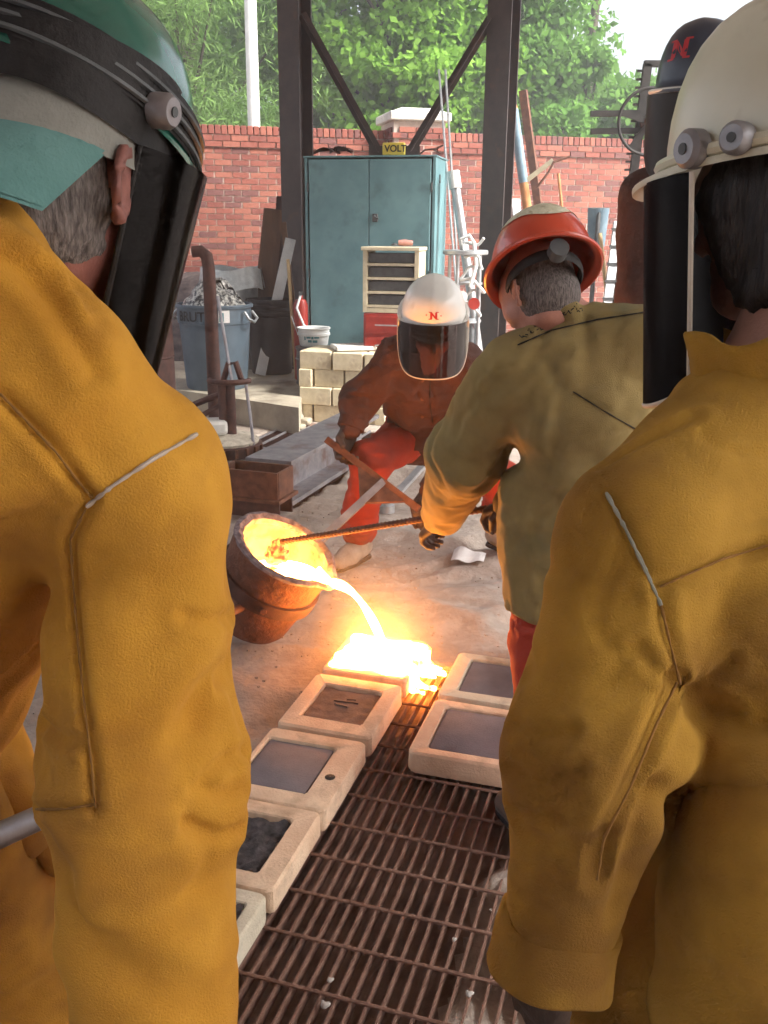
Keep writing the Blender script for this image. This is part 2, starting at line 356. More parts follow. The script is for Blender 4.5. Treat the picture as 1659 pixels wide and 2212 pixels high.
pm = ((pit1 > .6) | (pit2 > .5)); pm = (pm[:-1, :-1]).reshape(-1); gme.polygons.foreach_set('material_index', pm.astype(np.int32))
g = link_mesh('ground', gme, [M['sand'], M['pit']], base=(0, 0, 0), angle=180); g['kind'] = 'structure'

# raised concrete slab in the background
slab = [(-.70, 7.43), (-.74, 8.36), (6, 7.8), (14, 7.8), (14, 32), (-14, 32), (-14, 13.2), (-3.2, 9.2)]
o = MB().prism(slab, -.05, .22, 'xy').build('raised_slab', M['concrete'], smooth=False, base=(0, 0, 0)); o['kind'] = 'structure'

# ------------------------------------------------------------------ drain gratings
def bar_mesh(L, w, h, m):
    return MB().box((0, 0, 0), (w, L, h)).mesh('bar')
gr = thing('drain_grating', 'long rusty steel floor grating running between the two rows of moulds', 'grating', ST(1.7, -.64))
LOC0 = ST(1.7, -.64)
bm_ = bar_mesh(2.98, .005, .03, None); bm_.materials.append(M['grate'])
rm_ = MB().tube([(0, -.36, 0), (0, .60, 0)], .005, n=6).mesh('rod'); rm_.materials.append(M['grate'])
for i in range(27):
    o = bpy.data.objects.new('bearing_bar', bm_); COL.objects.link(o); o.parent = gr; t = -.945+.0345*i
    o.location = tuple(ST(1.63, t, -.016)-LOC0); o.rotation_euler = (0, random.uniform(-.03, .03), -AZ)
for i in range(21):
    o = bpy.data.objects.new('cross_rod', rm_); COL.objects.link(o); o.parent = gr
    o.location = tuple(ST(.22+.145*i, -.64, .0008)-LOC0); o.rotation_euler = (0, 0, -AZ-math.pi/2+random.uniform(-.004, .004))
gr2 = thing('drain_grating', 'dark rusty floor grating beyond the ladle under the steel beam', 'grating', ST(6.1, -2.6))
LOC1 = ST(6.1, -2.6)
mb = MB()
for i in range(64):
    s = 5.02+.034*i; mb.beam(ST(s, -3.12, -.015), ST(s, -2.09, -.015), .006, .028)
o = mb.build('bearing_bars', M['rust_dark'], gr2, smooth=False); o['kind'] = 'stuff'
rm2 = MB().beam((0, -1.1, 0), (0, 1.1, 0), .012, .016).mesh('rod2'); rm2.materials.append(M['steel'])
for i in range(10):
    o = bpy.data.objects.new('cross_rod', rm2); COL.objects.link(o); o.parent = gr2
    o.location = tuple(ST(6.1, -3.08+.108*i, .004)-LOC1); o.rotation_euler = (0, 0, -AZ)

# ------------------------------------------------------------------ brick garden wall
WY = R_(14); WD = V3(math.cos(WY), math.sin(WY), 0); WN = V3(math.sin(WY), -math.cos(WY), 0)
wall = thing('brick_wall', 'long red brick garden wall with projecting brick coping behind the cabinet', 'wall', (0, 12.1, .22), WY)
MB().box((0, .13, 1.25), (17.2, .225, 2.50)).build('mortar_core', M['mortar'], wall, world=False, smooth=False)
brick_me = [MB().box((0, 0, 0), (.194, .1, .0575)).mesh('brick') for _ in BR]
for me_, m_ in zip(brick_me, BR): me_.materials.append(m_)
rest = MB(); nb = 0
Wm = MW[wall.name]
def proj(q):
    q = np.asarray(q)-CP; d = q@CF; return 829.5+2000*(q@CR)/d, 1106-2000*(q@CU)/d
COURSE = .0677; NC = 36
for c in range(NC):
    z = .034+c*COURSE
    for i in range(-40, 41):
        x = i*.2095+(.105 if c % 2 else 0); 
        if abs(x) > 8.45: continue
        x += random.uniform(-.003, .003); pro = -.024 if c == NC-2 else (-.002 if c != NC-1 else -.012)
        y = .062+pro+random.uniform(-.002, .002); k = random.choices(range(4), (4, 3, 3, 1.6))[0]
        u, v = proj(Wm @ Vector((x, y, z)))
        if nb < 300 and ((455 < u < 615) or (1095 < u < 1390)) and 318 < v < 575:
            o = bpy.data.objects.new('brick', brick_me[k]); COL.objects.link(o); o.parent = wall; o.location = (x, y, z); nb += 1
        else: rest.mi = k; rest.box((x, y, z), (.194, .1, .0575))
o = rest.build('brick_courses', BR, wall, world=False, smooth=False, fix=False); o['kind'] = 'stuff'
cap_me = [MB().box((0, 0, 0), (.0645, .26, .10), bev=.006).mesh('coping') for _ in BR]
for me_, m_ in zip(cap_me, BR): me_.materials.append(m_)
restc = MB(); zc = NC*COURSE+.056
for i in range(-112, 113):
    x = i*.0755; k = random.choices(range(4), (4, 3, 4, 1))[0]; y = .13+random.uniform(-.003, .003)
    u, v = proj(Wm @ Vector((x, y, zc)))
    if 395 < u < 1430:
        o = bpy.data.objects.new('coping_brick', cap_me[k]); COL.objects.link(o); o.parent = wall; o.location = (x, y, zc)
    else: restc.mi = k; restc.box((x, y, zc), (.0645, .26, .10))
o = restc.build('coping_courses', BR, wall, world=False, smooth=False, fix=False); o['kind'] = 'stuff'
# pillar in the wall
pc = PX(900, 300, Y=12.1); pu = float((pc-V3(0, 12.1, 0)) @ WD)
pil = thing('brick_pillar', 'square brick pier with a pale stone cap rising above the wall', 'pillar', tuple(V3(0, 12.1, .22)+WD*pu-WN*.1), WY)
PH = 2.64; MB().box((0, 0, PH/2), (.642, .642, PH)).build('mortar_core', M['mortar'], pil, world=False, smooth=False)
restp = MB(); nbp = 0
for c in range(int(PH/COURSE)):
    z = .034+c*COURSE; proud = .018 if c >= int(PH/COURSE)-2 else 0
    for side in range(4):
        for j in range(3):
            off = (j-1)*.2095+(.05 if c % 2 else -.05); Ln = .194
            x, y = {0: (off, -.275-proud), 1: (.275+proud, off), 2: (off, .275+proud), 3: (-.275-proud, off)}[side]; k = random.choices(range(4), (4, 3, 3, 1.6))[0]
            if side == 0 and z > 2.0:
                o = bpy.data.objects.new('brick', brick_me[k]); COL.objects.link(o); o.parent = pil; o.location = (x, y, z)
            else: restp.mi = k; restp.box((x, y, z), (Ln, .1, .0575) if side in (0, 2) else (.1, Ln, .0575))
o = restp.build('brick_courses', BR, pil, world=False, smooth=False, fix=False); o['kind'] = 'stuff'
M['stone'] = mat('pale stone', (.55, .54, .50), (.70, .69, .65), scale=9, rough=.85, bump=.4)
MB().box((0, 0, PH+.05), (.76, .76, .10), bev=.012).box((0, 0, PH+.13), (.70, .70, .06), taper=.55).build('stone_cap', M['stone'], pil, world=False, angle=30)

# ------------------------------------------------------------------ open shelter: steel columns, diagonal braces, roof
sh = thing('steel_shelter', 'dark brown steel shelter frame with two columns and crossed diagonal braces', 'shelter', (.3, 9.6, .22))
def h_column(x, y, z0, z1, rz, w=.235, d=.235, t=.018):
    mb = MB(); c = Vector((x, y, (z0+z1)/2)); Rm = Matrix.Rotation(rz, 3, 'Z')
    for s in (-1, 1): mb.box(c+Rm @ Vector((0, s*(d/2-t/2), 0)), (w, t, z1-z0), rz=rz)
    mb.box(c, (t*.8, d-2*t, z1-z0), rz=rz); mb.box((x, y, z0+.01), (w+.12, d+.12, .02), rz=rz); return mb
cl = PX(641, 300, Y=9.75); crr = PX(1078, 300, Y=9.45); RZ = R_(6)
for nm, q in (('column', cl), ('column', crr)):
    h_column(q[0], q[1], .225, 4.5, -R_(28)).build(nm, M['column'], sh, smooth=False)
b1 = [PX(652, 30, Y=9.72), PX(818, 330, Y=9.68)]; b2 = [PX(1060, 40, Y=9.42), PX(886, 328, Y=9.55)]
for bb in (b1, b2):
    mb = MB(); mb.beam(bb[0], bb[1], .09, .012, up=(0, -1, 0)); mb.beam(np.asarray(bb[0])+V3(0, -.05, 0), np.asarray(bb[1])+V3(0, -.05, 0), .012, .09, up=(0, -1, 0)); mb.build('diagonal_brace', M['column'], sh, smooth=False)
MB().box(((b1[1][0]+b2[1][0])/2, 9.63, b1[1][2]-.03), (.5, .02, .18)).build('gusset_plate', M['column'], sh, smooth=False)
for (x, y) in ((-4.6, 9.6), (4.9, 2.6), (-4.6, 2.6), (-4.6, -5.4), (4.9, -5.4)):
    h_column(x, y, .225 if y > 9 else 0, 4.5, 0).build('column', M['column'], sh, smooth=False)
M['roof'] = mat('roof sheet', (.42, .42, .41), (.52, .52, .5), scale=5, rough=.6)
for y in (9.6, 2.6, -5.4): MB().box((.15 if y < 9 else -1.15, y, 4.62), (10.4 if y < 9 else 7.8, .16, .24)).build('roof_beam', M['column'], sh, smooth=False)
ROOF = True
if ROOF:
    for (x0, x1, y0, y1, zz) in ((-5.2, 5.5, -6.8, 5.4, 4.80), (-5.2, 2.8, 5.36, 10.1, 4.84)):  # unseen roof outline, shaped to shade the workers and let sun reach the cabinet side
        mb = MB(); n = 84; prof = [(x0+(x1-x0)*i/n, zz+(.03 if (i//2) % 2 else 0)) for i in range(n+1)]
        mb.prism(prof+[(x, z-.004) for x, z in prof[::-1]], y0, y1, 'xz'); mb.build('roof_sheet', M['roof'], sh, smooth=False)

bw = thing('shade_wall', 'plain brick wall added out of view behind the camera to cut frontal light', 'wall', (0, -6.2, 0))  # added unseen wall, keeps light from behind off the camera-facing sides
MB().box((.15, -6.2, 2.35), (10.4, .25, 4.7)).build('masonry', BR[0], bw, smooth=False)
MB().box((1.6, -6.06, 1.05), (1.0, .06, 2.1)).build('door', M['column'], bw, smooth=False)
# white lamp post beyond the wall
lp = PX(545, 150, Y=13.6)
lo = thing('lamp_post', 'white round lamp post standing behind the brick wall', 'lamp post', (lp[0], lp[1], .2))
MB().tube([(lp[0], lp[1], .2), (lp[0], lp[1], 4), (lp[0], lp[1], 7)], [.092, .082, .07], n=20).build('pole', M['white_metal'], lo)
MB().lathe([(.16, .2), (.16, .26), (.1, .3)], (lp[0], lp[1], 0), n=20).build('base_flange', M['white_metal'], lo)
MB().lathe([(.05, 7), (.22, 7.1), (.26, 7.35), (.05, 7.5)], (lp[0], lp[1], 0), n=20).build('lamp_head', M['white_metal'], lo)

# ------------------------------------------------------------------ trees beyond the wall
def leaf_mat(name, a, b, scale=.9):
    m = bpy.data.materials.new(name); m.use_nodes = True; N = m.node_tree.nodes; L = m.node_tree.links; N.remove(N['Principled BSDF'])
    tc = N.new('ShaderNodeTexCoord'); n = N.new('ShaderNodeTexNoise'); n.inputs['Scale'].default_value = scale; n.inputs['Detail'].default_value = 8; L.new(tc.outputs['Object'], n.inputs[0])
    r = N.new('ShaderNodeValToRGB'); L.new(n.outputs[0], r.inputs[0]); r.color_ramp.elements[0].position = .35; r.color_ramp.elements[1].position = .65; r.color_ramp.elements[0].color = (*a, 1); r.color_ramp.elements[1].color = (*b, 1)
    d = N.new('ShaderNodeBsdfDiffuse'); t = N.new('ShaderNodeBsdfTranslucent'); mx = N.new('ShaderNodeMixShader'); mx.inputs[0].default_value = .45
    L.new(r.outputs[0], d.inputs[0]); L.new(r.outputs[0], t.inputs[0]); L.new(d.outputs[0], mx.inputs[1]); L.new(t.outputs[0], mx.inputs[2]); L.new(mx.outputs[0], N['Material Output'].inputs[0]); return m
LM = [leaf_mat('fresh leaves', (.15, .31, .04), (.27, .48, .085)), leaf_mat('mid green leaves', (.11, .24, .05), (.20, .38, .085)), leaf_mat('needle foliage', (.13, .24, .07), (.24, .38, .12))]
def tree(label, base, H, blobs, nclump, nleaf, size, mi, needles=False, clump=.55, group='trees beyond the wall'):
    base = np.asarray(base, float); t = thing('leafy_tree' if not needles else 'pine_tree', label, 'tree', base, group=group)
    top = base+V3(.2, .1, H*.85); pts = [base+(top-base)*f+V3(.15*math.sin(3*f+base[0]), .12*math.cos(4*f), 0)*f for f in np.linspace(0, 1, 8)]
    mb = MB().tube(pts, list(np.linspace(.24, .04, 8)), n=10)
    C = []
    for (c, r) in blobs:
        n = max(3, int(nclump*r[0]*r[1]*r[2]/sum(b[1][0]*b[1][1]*b[1][2] for b in blobs)))
        d = rng.normal(size=(n, 3)); d /= np.linalg.norm(d, axis=1, keepdims=True); C.append(base+np.asarray(c)+d*(rng.random((n, 1))**.45)*np.asarray(r))
    C = np.concatenate(C)
    for q in C[::max(1, len(C)//34)]:
        f = min(.95, max(.2, (q[2]-base[2])/H*.75)); a = base+(top-base)*f; mid = (a+q)/2+V3(0, 0, -.15 if needles else .2); mb.tube([a, mid, q], [.05, .03, .012], n=5)
    mb.build('trunk', M['bark'], t)
    N_ = nleaf; ci = rng.integers(0, len(C), N_); cr = clump*(.6+.8*rng.random(len(C)))
    d = rng.normal(size=(N_, 3)); d /= np.linalg.norm(d, axis=1, keepdims=True); P = C[ci]+d*(cr[ci]*rng.random(N_)**.5)[:, None]*V3(1.15, 1.15, .65)
    ax = rng.normal(size=(N_, 3))+V3(0, 0, -.5)+d*.8; ax /= np.linalg.norm(ax, axis=1, keepdims=True); sd_ = np.cross(ax, rng.normal(size=(N_, 3))); sd_ /= np.linalg.norm(sd_, axis=1, keepdims=True)
    L_ = size*(.45+1.1*rng.random(N_)**1.5)[:, None]; W_ = L_*(.07 if needles else .34)
    V = np.stack([P, P+ax*L_*.45+sd_*W_, P+ax*L_, P+ax*L_*.45-sd_*W_], 1).reshape(-1, 3)
    link_mesh('crown', mesh_np('crown', V, np.arange(N_*4).reshape(-1, 4)), LM[mi], t, smooth=False); return t
tree('loose feathery pine tree behind the wall left of the lamp post', PX(470, 420, Y=16.5)*V3(1, 1, 0)+V3(-.6, 0, .2), 8, [((0, 0, 3.6), (2.3, 1.6, 1.9)), ((-.5, .2, 6), (1.8, 1.5, 1.6))], 190, 56000, .17, 2, True, .55)
tree('dense bright green maple filling the gap between the two steel columns', (.35, 17.2, .2), 8, [((0, 0, 3.7), (2.0, 1.7, 1.7)), ((.1, .2, 6.0), (2.2, 1.8, 1.7))], 150, 54000, .13, 0, clump=.5)
tree('green broadleaf tree behind the wall beyond the valve handwheel', (3.4, 17.6, .2), 7, [((-.5, 0, 3.2), (1.7, 1.6, 1.5)), ((-.7, .1, 4.9), (1.0, 1.2, 1.1)), ((1.1, .3, 2.6), (1.6, 1.5, 1.3))], 150, 50000, .13, 1, clump=.46)
tree('tall mid green tree behind the pine at the left edge', (-5.6, 19.5, .2), 9, [((0, 0, 4.5), (2.6, 2, 3))], 90, 20000, .2, 1)
tree('low spreading tree behind the wall at the right edge', (6.8, 18.5, .2), 6, [((0, 0, 2.6), (2.4, 1.8, 1.5))], 80, 18000, .19, 1)
tree('dark green tree standing farthest back behind the bright maple', (-1.2, 21.5, .2), 9, [((0, 0, 4.6), (3.0, 2, 3.2))], 90, 20000, .22, 1)
tree('darker tree farthest back behind the broadleaf on the right', (3.2, 22.5, .2), 7, [((-1, 0, 3.4), (3.4, 2, 2.0))], 90, 20000, .22, 1)
# ------------------------------------------------------------------ background things
M['teal'] = mat('teal cabinet paint', (.10, .215, .245), (.145, .28, .31), scale=3.5, rough=.6, bump=.15, bscale=60, c3=(.065, .13, .14), s3=5, r3=(.55, .8))
M['cream_wood'] = mat('cream painted wood', (.50, .43, .30), (.62, .55, .40), scale=14, rough=.8)
M['dark_grey'] = mat('dark grey metal', (.05, .055, .06), (.09, .095, .10), scale=18, rough=.6)
M['red_paint'] = mat('red enamel', (.28, .02, .015), (.38, .035, .025), scale=12, rough=.4)
M['blue_bin'] = mat('blue grey plastic', (.075, .115, .155), (.11, .155, .20), scale=5, rough=.55, c3=(.06, .07, .08), s3=3, r3=(.5, .8))
M['white_plastic'] = mat('white plastic', (.66, .68, .68), (.76, .78, .78), scale=9, rough=.45)
M['firebrick'] = mat('cream firebrick', (.56, .47, .31), (.72, .63, .45), scale=11, rough=.95, bump=.7, bscale=80, c3=(.30, .20, .11), s3=5, r3=(.58, .75))
M['wood'] = mat('weathered timber', (.13, .07, .045), (.22, .13, .08), scale=10, rough=.85, stretch=(1, 1, .15), bump=.4)
M['wood_light'] = mat('pale wooden handle', (.42, .29, .15), (.55, .40, .22), scale=16, rough=.7, stretch=(1, 1, .2))
M['yellow_paint'] = mat('yellow paint', (.60, .47, .05), (.68, .55, .08), scale=12, rough=.5)
M['ink'] = mat('black ink', (.015, .015, .015), rough=.7)
M['teal_ink'] = mat('teal print', (.03, .20, .24), rough=.6)
M['paper'] = mat('white paper', (.68, .68, .68), (.78, .78, .77), scale=9, rough=.9)
M['blue_steel'] = mat('blue painted steel', (.12, .20, .27), (.20, .29, .36), scale=9, rough=.5)
M['orange_rust'] = mat('orange rust', (.38, .15, .05), (.52, .24, .10), scale=12, rough=.85, bump=.4)
M['skin'] = mat('skin', (.36, .155, .11), (.46, .22, .165), scale=22, rough=.55, bump=.25, bscale=250)

# cabinet
CA = R_(13); cb = PX(797, 500, Y=8.75)
cab = thing('storage_cabinet', 'tall teal two-door steel storage cabinet in front of the brick wall', 'cabinet', (cb[0], cb[1], .22), -CA)
W_, D_, H_ = 1.20, .60, 2.0
mb = MB(); mb.box((-W_/2+.012, D_/2, H_/2), (.024, D_, H_)).box((W_/2-.012, D_/2, H_/2), (.024, D_, H_)).box((0, D_-.01, H_/2), (W_-.05, .02, H_)).box((0, D_/2+.001, .04), (W_-.05, D_-.003, .08))
mb.build('carcass', M['teal'], cab, world=False, smooth=False)
MB().box((0, D_/2, H_+.008), (W_+.02, D_+.02, .016), bev=.004).build('top_panel', M['teal'], cab, world=False, smooth=False)
for s in (-1, 1):
    d = MB().box((s*(W_/4-.018), .004, H_/2+.04), (W_/2-.044, .022, H_-.11), bev=.004).build('door', M['teal'], cab, world=False, smooth=False)
    for zz in (.3, 1.0, 1.75): MB().tube([(s*(W_/2-.03), -.008, zz-.04), (s*(W_/2-.03), -.008, zz+.04)], .007, n=8).build('hinge', M['dark_grey'], d, world=False)
    if s == 1:
        MB().box((.06, -.014, 1.49), (.05, .016, .07), bev=.004).build('lock_plate', M['dark_grey'], d, world=False)
        MB().tube([(.06, -.022, 1.51), (.06, -.05, 1.5), (.1, -.052, 1.48)], .008, n=8).build('handle', M['dark_grey'], d, world=False)
MB().box((W_/2+.004, D_*.35, H_-.17), (.006, .05, .07)).build('side_latch', M['dark_grey'], cab, world=False, smooth=False)
def on_cab(x, y, z): return MW[cab.name] @ Vector((x, y, H_+.016+z))
# yellow sign box on the cabinet
q = on_cab(.21, .06, 0); yb = thing('sign_box', 'small yellow box sign with black letters on top of the cabinet', 'sign', q, -CA)
MB().box((0, 0, .055), (.20, .05, .105), bev=.008).build('case', M['yellow_paint'], yb, world=False)
tm = text_mesh('VOLT', .078, .001, .002); tm.transform(Matrix.Translation((.02, -.0268, .055)) @ Matrix.Rotation(math.pi/2, 4, 'X')); link_mesh('lettering', tm, M['ink'], yb, world=False, smooth=False)
mb = MB()
for i, (x, y, l, a) in enumerate([(-.42, .1, .24, .15), (-.3, .14, .2, .35), (-.24, .08, .14, -.5)]):
    c = on_cab(x, y, .03+.02*i); mb.grid(lambda u, v, c=c, l=l, a=a: (c[0]+(u-.5)*l, c[1]+(v-.5)*.1, c[2]+.03*math.sin(u*3.1)*(1+a)+.015*math.sin(v*9+u*5)-.012*i), 9, 5)
tag(mb.build('leather_scrap', M['rust_dark'], smooth=True, angle=180), 'dark curled leather scrap on the left of the cabinet top', 'scrap')
q = on_cab(.42, .1, .0); tag(MB().tube([q, q+Vector((.06, 0, .05)), q+Vector((.16, 0, .06)), q+Vector((.22, .01, .09))], .008, n=6).tube([q+Vector((.12, 0, .06)), q+Vector((.2, 0, .02))], .006, n=6).build('bent_rod', M['rust_dark']), 'thin bent dark rod lying at the right of the cabinet top', 'rod')

# drawer unit on red tool chest
dc = PX(852, 600, Y=8.15); zt = PX(852, 541, Y=8.15)[2]; zb = PX(852, 673, Y=8.15)[2]
rc = thing('tool_chest', 'red steel tool chest standing in front of the cabinet', 'tool chest', (dc[0], dc[1]+.02, .22), -CA)
hh = zb-.22-.004; MB().box((0, 0, hh/2), (.46, .34, hh), bev=.008).build('body', M['red_paint'], rc, world=False)
for i in range(4):
    zz = hh*(.14+.24*i); d = MB().box((0, -.175, zz), (.42, .014, hh*.2), bev=.003).build('drawer', M['red_paint'], rc, world=False); MB().tube([(-.12, -.195, zz), (.12, -.195, zz)], .006, n=6).tube([(-.12, -.195, zz), (-.12, -.18, zz)], .005, n=6).tube([(.12, -.195, zz), (.12, -.18, zz)], .005, n=6).build('handle', M['galv'], d, world=False)
du = thing('drawer_unit', 'small cream wooden drawer unit on the red tool chest', 'drawers', (dc[0], dc[1], zb), -CA); h2 = zt-zb
mb = MB()
for s in (-1, 1): mb.box((s*.222, 0, h2/2), (.036, .3, h2))
mb.box((0, 0, .018), (.40, .296, .036)).box((0, .14, h2/2), (.40, .015, h2-.07)); mb.build('frame', M['cream_wood'], du, world=False, smooth=False)
MB().box((0, -.01, h2+.0155), (.50, .34, .03), bev=.004).build('top_board', M['cream_wood'], du, world=False, smooth=False)
for i in range(4):
    z0 = .04+(h2-.05)*i/4; dh = (h2-.05)/4
    MB().box((0, -.128, z0+.012), (.406, .035, .02)).build('rail', M['cream_wood'], du, world=False, smooth=False)
    MB().box((0, -.02, z0+.024+dh*.36), (.39, .2, dh*.68), bev=.004).build('drawer', M['dark_grey'], du, world=False, smooth=False)
q = Vector((dc[0], dc[1], zt+.034)); M['pink'] = mat('faded pink plastic', (.36, .16, .13), (.46, .22, .18), scale=30, rough=.6)
gd = thing('angle_grinder', 'small faded pink power tool lying on the cream drawer unit', 'tool', q+Vector((.09, -.03, 0)))
MB().tube([q+Vector((.03, -.03, .028)), q+Vector((.08, -.03, .03)), q+Vector((.15, -.02, .028))], [.022, .028, .02], n=10).build('body', M['pink'], gd)
MB().lathe([(.005, -.012), (.03, -.012), (.03, .0), (.005, .012)], q+Vector((.0, -.03, .018)), n=12).build('disc', M['dark_grey'], gd)

# hose stand right of the cabinet
hc = PX(1006, 545, Y=8.3); hs = thing('hose_stand', 'grey round-topped stand hung with white hoses right of the cabinet', 'stand', (hc[0], hc[1], .22)); X0, Y0, ZT = hc[0], hc[1], hc[2]
MB().lathe([(.0, ZT-.02), (.185, ZT-.02), (.195, ZT-.012), (.195, ZT+.012), (.185, ZT+.02), (0, ZT+.02)], (X0, Y0, 0), n=28).build('top_plate', M['galv'], hs)
for a in (.6, 2.6, 4.2, 5.6): MB().tube([(X0+.15*math.cos(a), Y0+.15*math.sin(a), ZT-.02), (X0+.16*math.cos(a), Y0+.16*math.sin(a), .225)], .016, n=8).build('leg', M['galv'], hs)
for zz in (ZT-.26, ZT-.58): MB().lathe([(0, zz-.01), (.155, zz-.01), (.155, zz+.01), (0, zz+.01)], (X0, Y0, 0), n=20).build('shelf', M['galv'], hs)
hose = []
for i in range(46):
    a = i*.42; hose.append((X0+.05+.09*math.cos(a)*(1-.25*math.sin(i)), Y0-.11+.05*math.sin(a), ZT+.12-.014*i-.03*math.sin(i*.9)))
MB().tube(hose, .013, n=7).build('hose', M['white_plastic'], hs)
MB().tube([(X0-.04, Y0-.05, ZT+.02), (X0-.05, Y0-.08, ZT+.11), (X0+.02, Y0-.09, ZT+.14), (X0+.06, Y0-.1, ZT+.08), (X0+.08, Y0-.17, ZT-.1), (X0+.03, Y0-.19, ZT-.28)], .016, n=8).build('hose', M['white_plastic'], hs)
MB().lathe([(0, -.03), (.05, -.03), (.05, .03), (0, .03)], (X0+.07, Y0-.17, ZT-.42), n=16, rot=Matrix.Rotation(math.pi/2, 3, 'X')).build('gauge', M['red_paint'], hs)
MB().lathe([(0, -.02), (.045, -.02), (.045, .02), (0, .02)], (X0-.03, Y0-.17, ZT-.36), n=16, rot=Matrix.Rotation(math.pi/2, 3, 'X')).build('gauge', M['white_plastic'], hs)
MB().lathe([(.0, .24), (.085, .24), (.09, .3), (.09, ZT-.66), (.05, ZT-.6), (.02, ZT-.595)], (X0+.01, Y0, 0), n=18).build('gas_bottle', M['dark_grey'], hs)
# pipe and thin rods beside the cabinet
a, b = PX(981, 385, Y=8.75), PX(1003, 545, Y=8.65); dr = b-a; e = a+dr*((.25-a[2])/dr[2])
tp = thing('flexible_pipe', 'thick grey pipe leaning on the right side of the cabinet', 'pipe', e)
MB().tube([a, (a+e)/2+V3(.01, 0, 0), e], .042, n=14).build('pipe', M['galv'], tp); MB().tube([a-dr*.09, a+dr*.14], .056, n=14).build('sleeve', M['white_plastic'], tp)
for k, (u0, v0, u1, v1) in enumerate([(948, 150, 968, 400), (962, 150, 985, 520)]):
    a, b = PX(u0, v0, Y=9.2), PX(u1, v1, Y=9.1); d = b-a; e = a+d*((.23-a[2])/d[2])
    tag(MB().tube([a, e], .011, n=7).build('thin_rod', M['galv']), ['thin pale rod behind the cabinet, left of the pair', 'thin pale rod behind the cabinet, right of the pair'][k], 'rod', 'thin rods behind the cabinet')

# leaning pipes on the right of the wall
def lean(u0, v0, u1, v1, Y0_, Y1_): 
    a, b = PX(u0, v0, Y=Y0_), PX(u1, v1, Y=Y1_); d = b-a; return a, a+d*((.23-a[2])/d[2])
a, e = lean(1102, 188, 1142, 470, 11.2, 11.1); s_ = thing('leaning_pipe', 'tall pipe, pale blue above and orange with rust below, leaning on the wall', 'pipe', e); m_ = a+(e-a)*.345; m0 = a+(e-a)*.08
MB().tube([m0, m_], .055, n=14).build('painted_length', M['blue_steel'], s_); MB().tube([m_, e], .052, n=14).build('rusty_length', M['orange_rust'], s_); MB().tube([a, m0], [.03, .05], n=12).build('pipe_end', M['orange_rust'], s_)
MB().beam(m_, PX(1195, 346, Y=11.05), .05, .05).build('arm', M['cream_wood'], s_, smooth=False); MB().tube([PX(1160, 405, Y=11.05), PX(1185, 372, Y=11.0), PX(1196, 350, Y=11.0), PX(1230, 338, Y=11)], .014, n=7).build('strut', M['rust'], s_)
a, e = lean(1130, 196, 1166, 470, 11.4, 11.3); MBp = MB().beam(a, e, .085, .085); tag(MBp.build('leaning_post', M['rust'], smooth=False), 'square brown steel post leaning on the wall beside the rusty pipe', 'post')
a, e = lean(1206, 375, 1216, 470, 11.7, 11.6); tag(MB().tube([a, e], .018, n=8).build('rust_rod', M['orange_rust']), 'thin orange rusty rod leaning on the brick wall', 'rod')
a, e = lean(1113, 430, 1119, 500, 11.3, 11.2); tag(MB().beam(a, e, .11, .03).build('short_board', M['steel'], smooth=False), 'short grey weathered board standing against the wall right of the column', 'board')
# shovel, handle, blue plank near the red helmet
a, e = lean(1293, 474, 1282, 600, 8.9, 8.6); sv = thing('shovel', 'shovel with a pale blue blade standing upside down by the wall', 'shovel', e)
MB().tube([a+V3(0, 0, .06), e], .02, n=8).build('shaft', M['dark_grey'], sv)
MB().grid(lambda u, v: a+V3((u-.5)*.20*(1-.2*v), -.02+.05*(2*u-1)**2, .10-.34*v), 7, 6).build('blade', M['blue_steel'], sv, angle=180)
a, e = lean(1296, 505, 1307, 600, 8.7, 8.5); tag(MB().tube([a, e], .019, n=9).build('rake_handle', M['wood_light']), 'pale wooden tool handle right of the blue shovel', 'handle')
a, e = lean(1335, 480, 1318, 610, 8.6, 8.4); rl = thing('notched_rail', 'pale grey notched steel rail beside the wooden handle', 'rail', e)
MB().beam(a, e, .075, .04, up=(0, 1, 0)).build('rail', M['galv'], rl, smooth=False)
for i in range(9):
    c = a+(e-a)*(.04+.1*i); MB().box(c+V3(.0, -.03, 0), (.11, .02, .02)).build('rung', M['dark_grey'], rl, smooth=False)
# rack hoist with handwheel
M['hoist_iron'] = mat('black iron', (.012, .011, .012), (.03, .025, .024), scale=14, rough=.7)
Yh = 8.6; rk = thing('rack_hoist', 'dark toothed rack hoist with a large spoked handwheel by the right helmet', 'hoist', PX(1338, 700, Y=Yh)*V3(1, 1, 0)+V3(0, 0, .22))
def railto(u0, v0, u1, v1, z=None):
    a, b = PX(u0, v0, Y=Yh+.05), PX(u1, v1, Y=Yh+.05)
    if z is not None: b = a+(b-a)*((z-a[2])/(b[2]-a[2]))
    return a, b
ra, rb = railto(1399, 138, 1337, 619, .225); MB().beam(ra, rb, .07, .05, up=(0, 1, 0)).build('rail', M['hoist_iron'], rk, smooth=False)
rc_, rd = railto(1466, 138, 1400, 640, .225); MB().beam(rc_, rd, .07, .05, up=(0, 1, 0)).build('rail', M['hoist_iron'], rk, smooth=False)
MB().beam(ra+V3(-.03, -.0, .0), rc_+V3(.03, 0, 0), .05, .05).build('top_bar', M['hoist_iron'], rk, smooth=False)
for i in range(40):
    c = ra+(rb-ra)*(.02+.024*i); MB().box(c+V3(-.055, 0, 0), (.05, .03, .018)).build('tooth', M['hoist_iron'], rk, smooth=False)
wc = PX(1404, 263, Y=Yh-.12); wr = .265; MB().tube([wc+V3(wr*math.cos(t), 0, wr*math.sin(t)) for t in np.linspace(0, 2*math.pi, 49)], .014, n=8, cap=False).build('wheel_rim', M['hoist_iron'], rk)
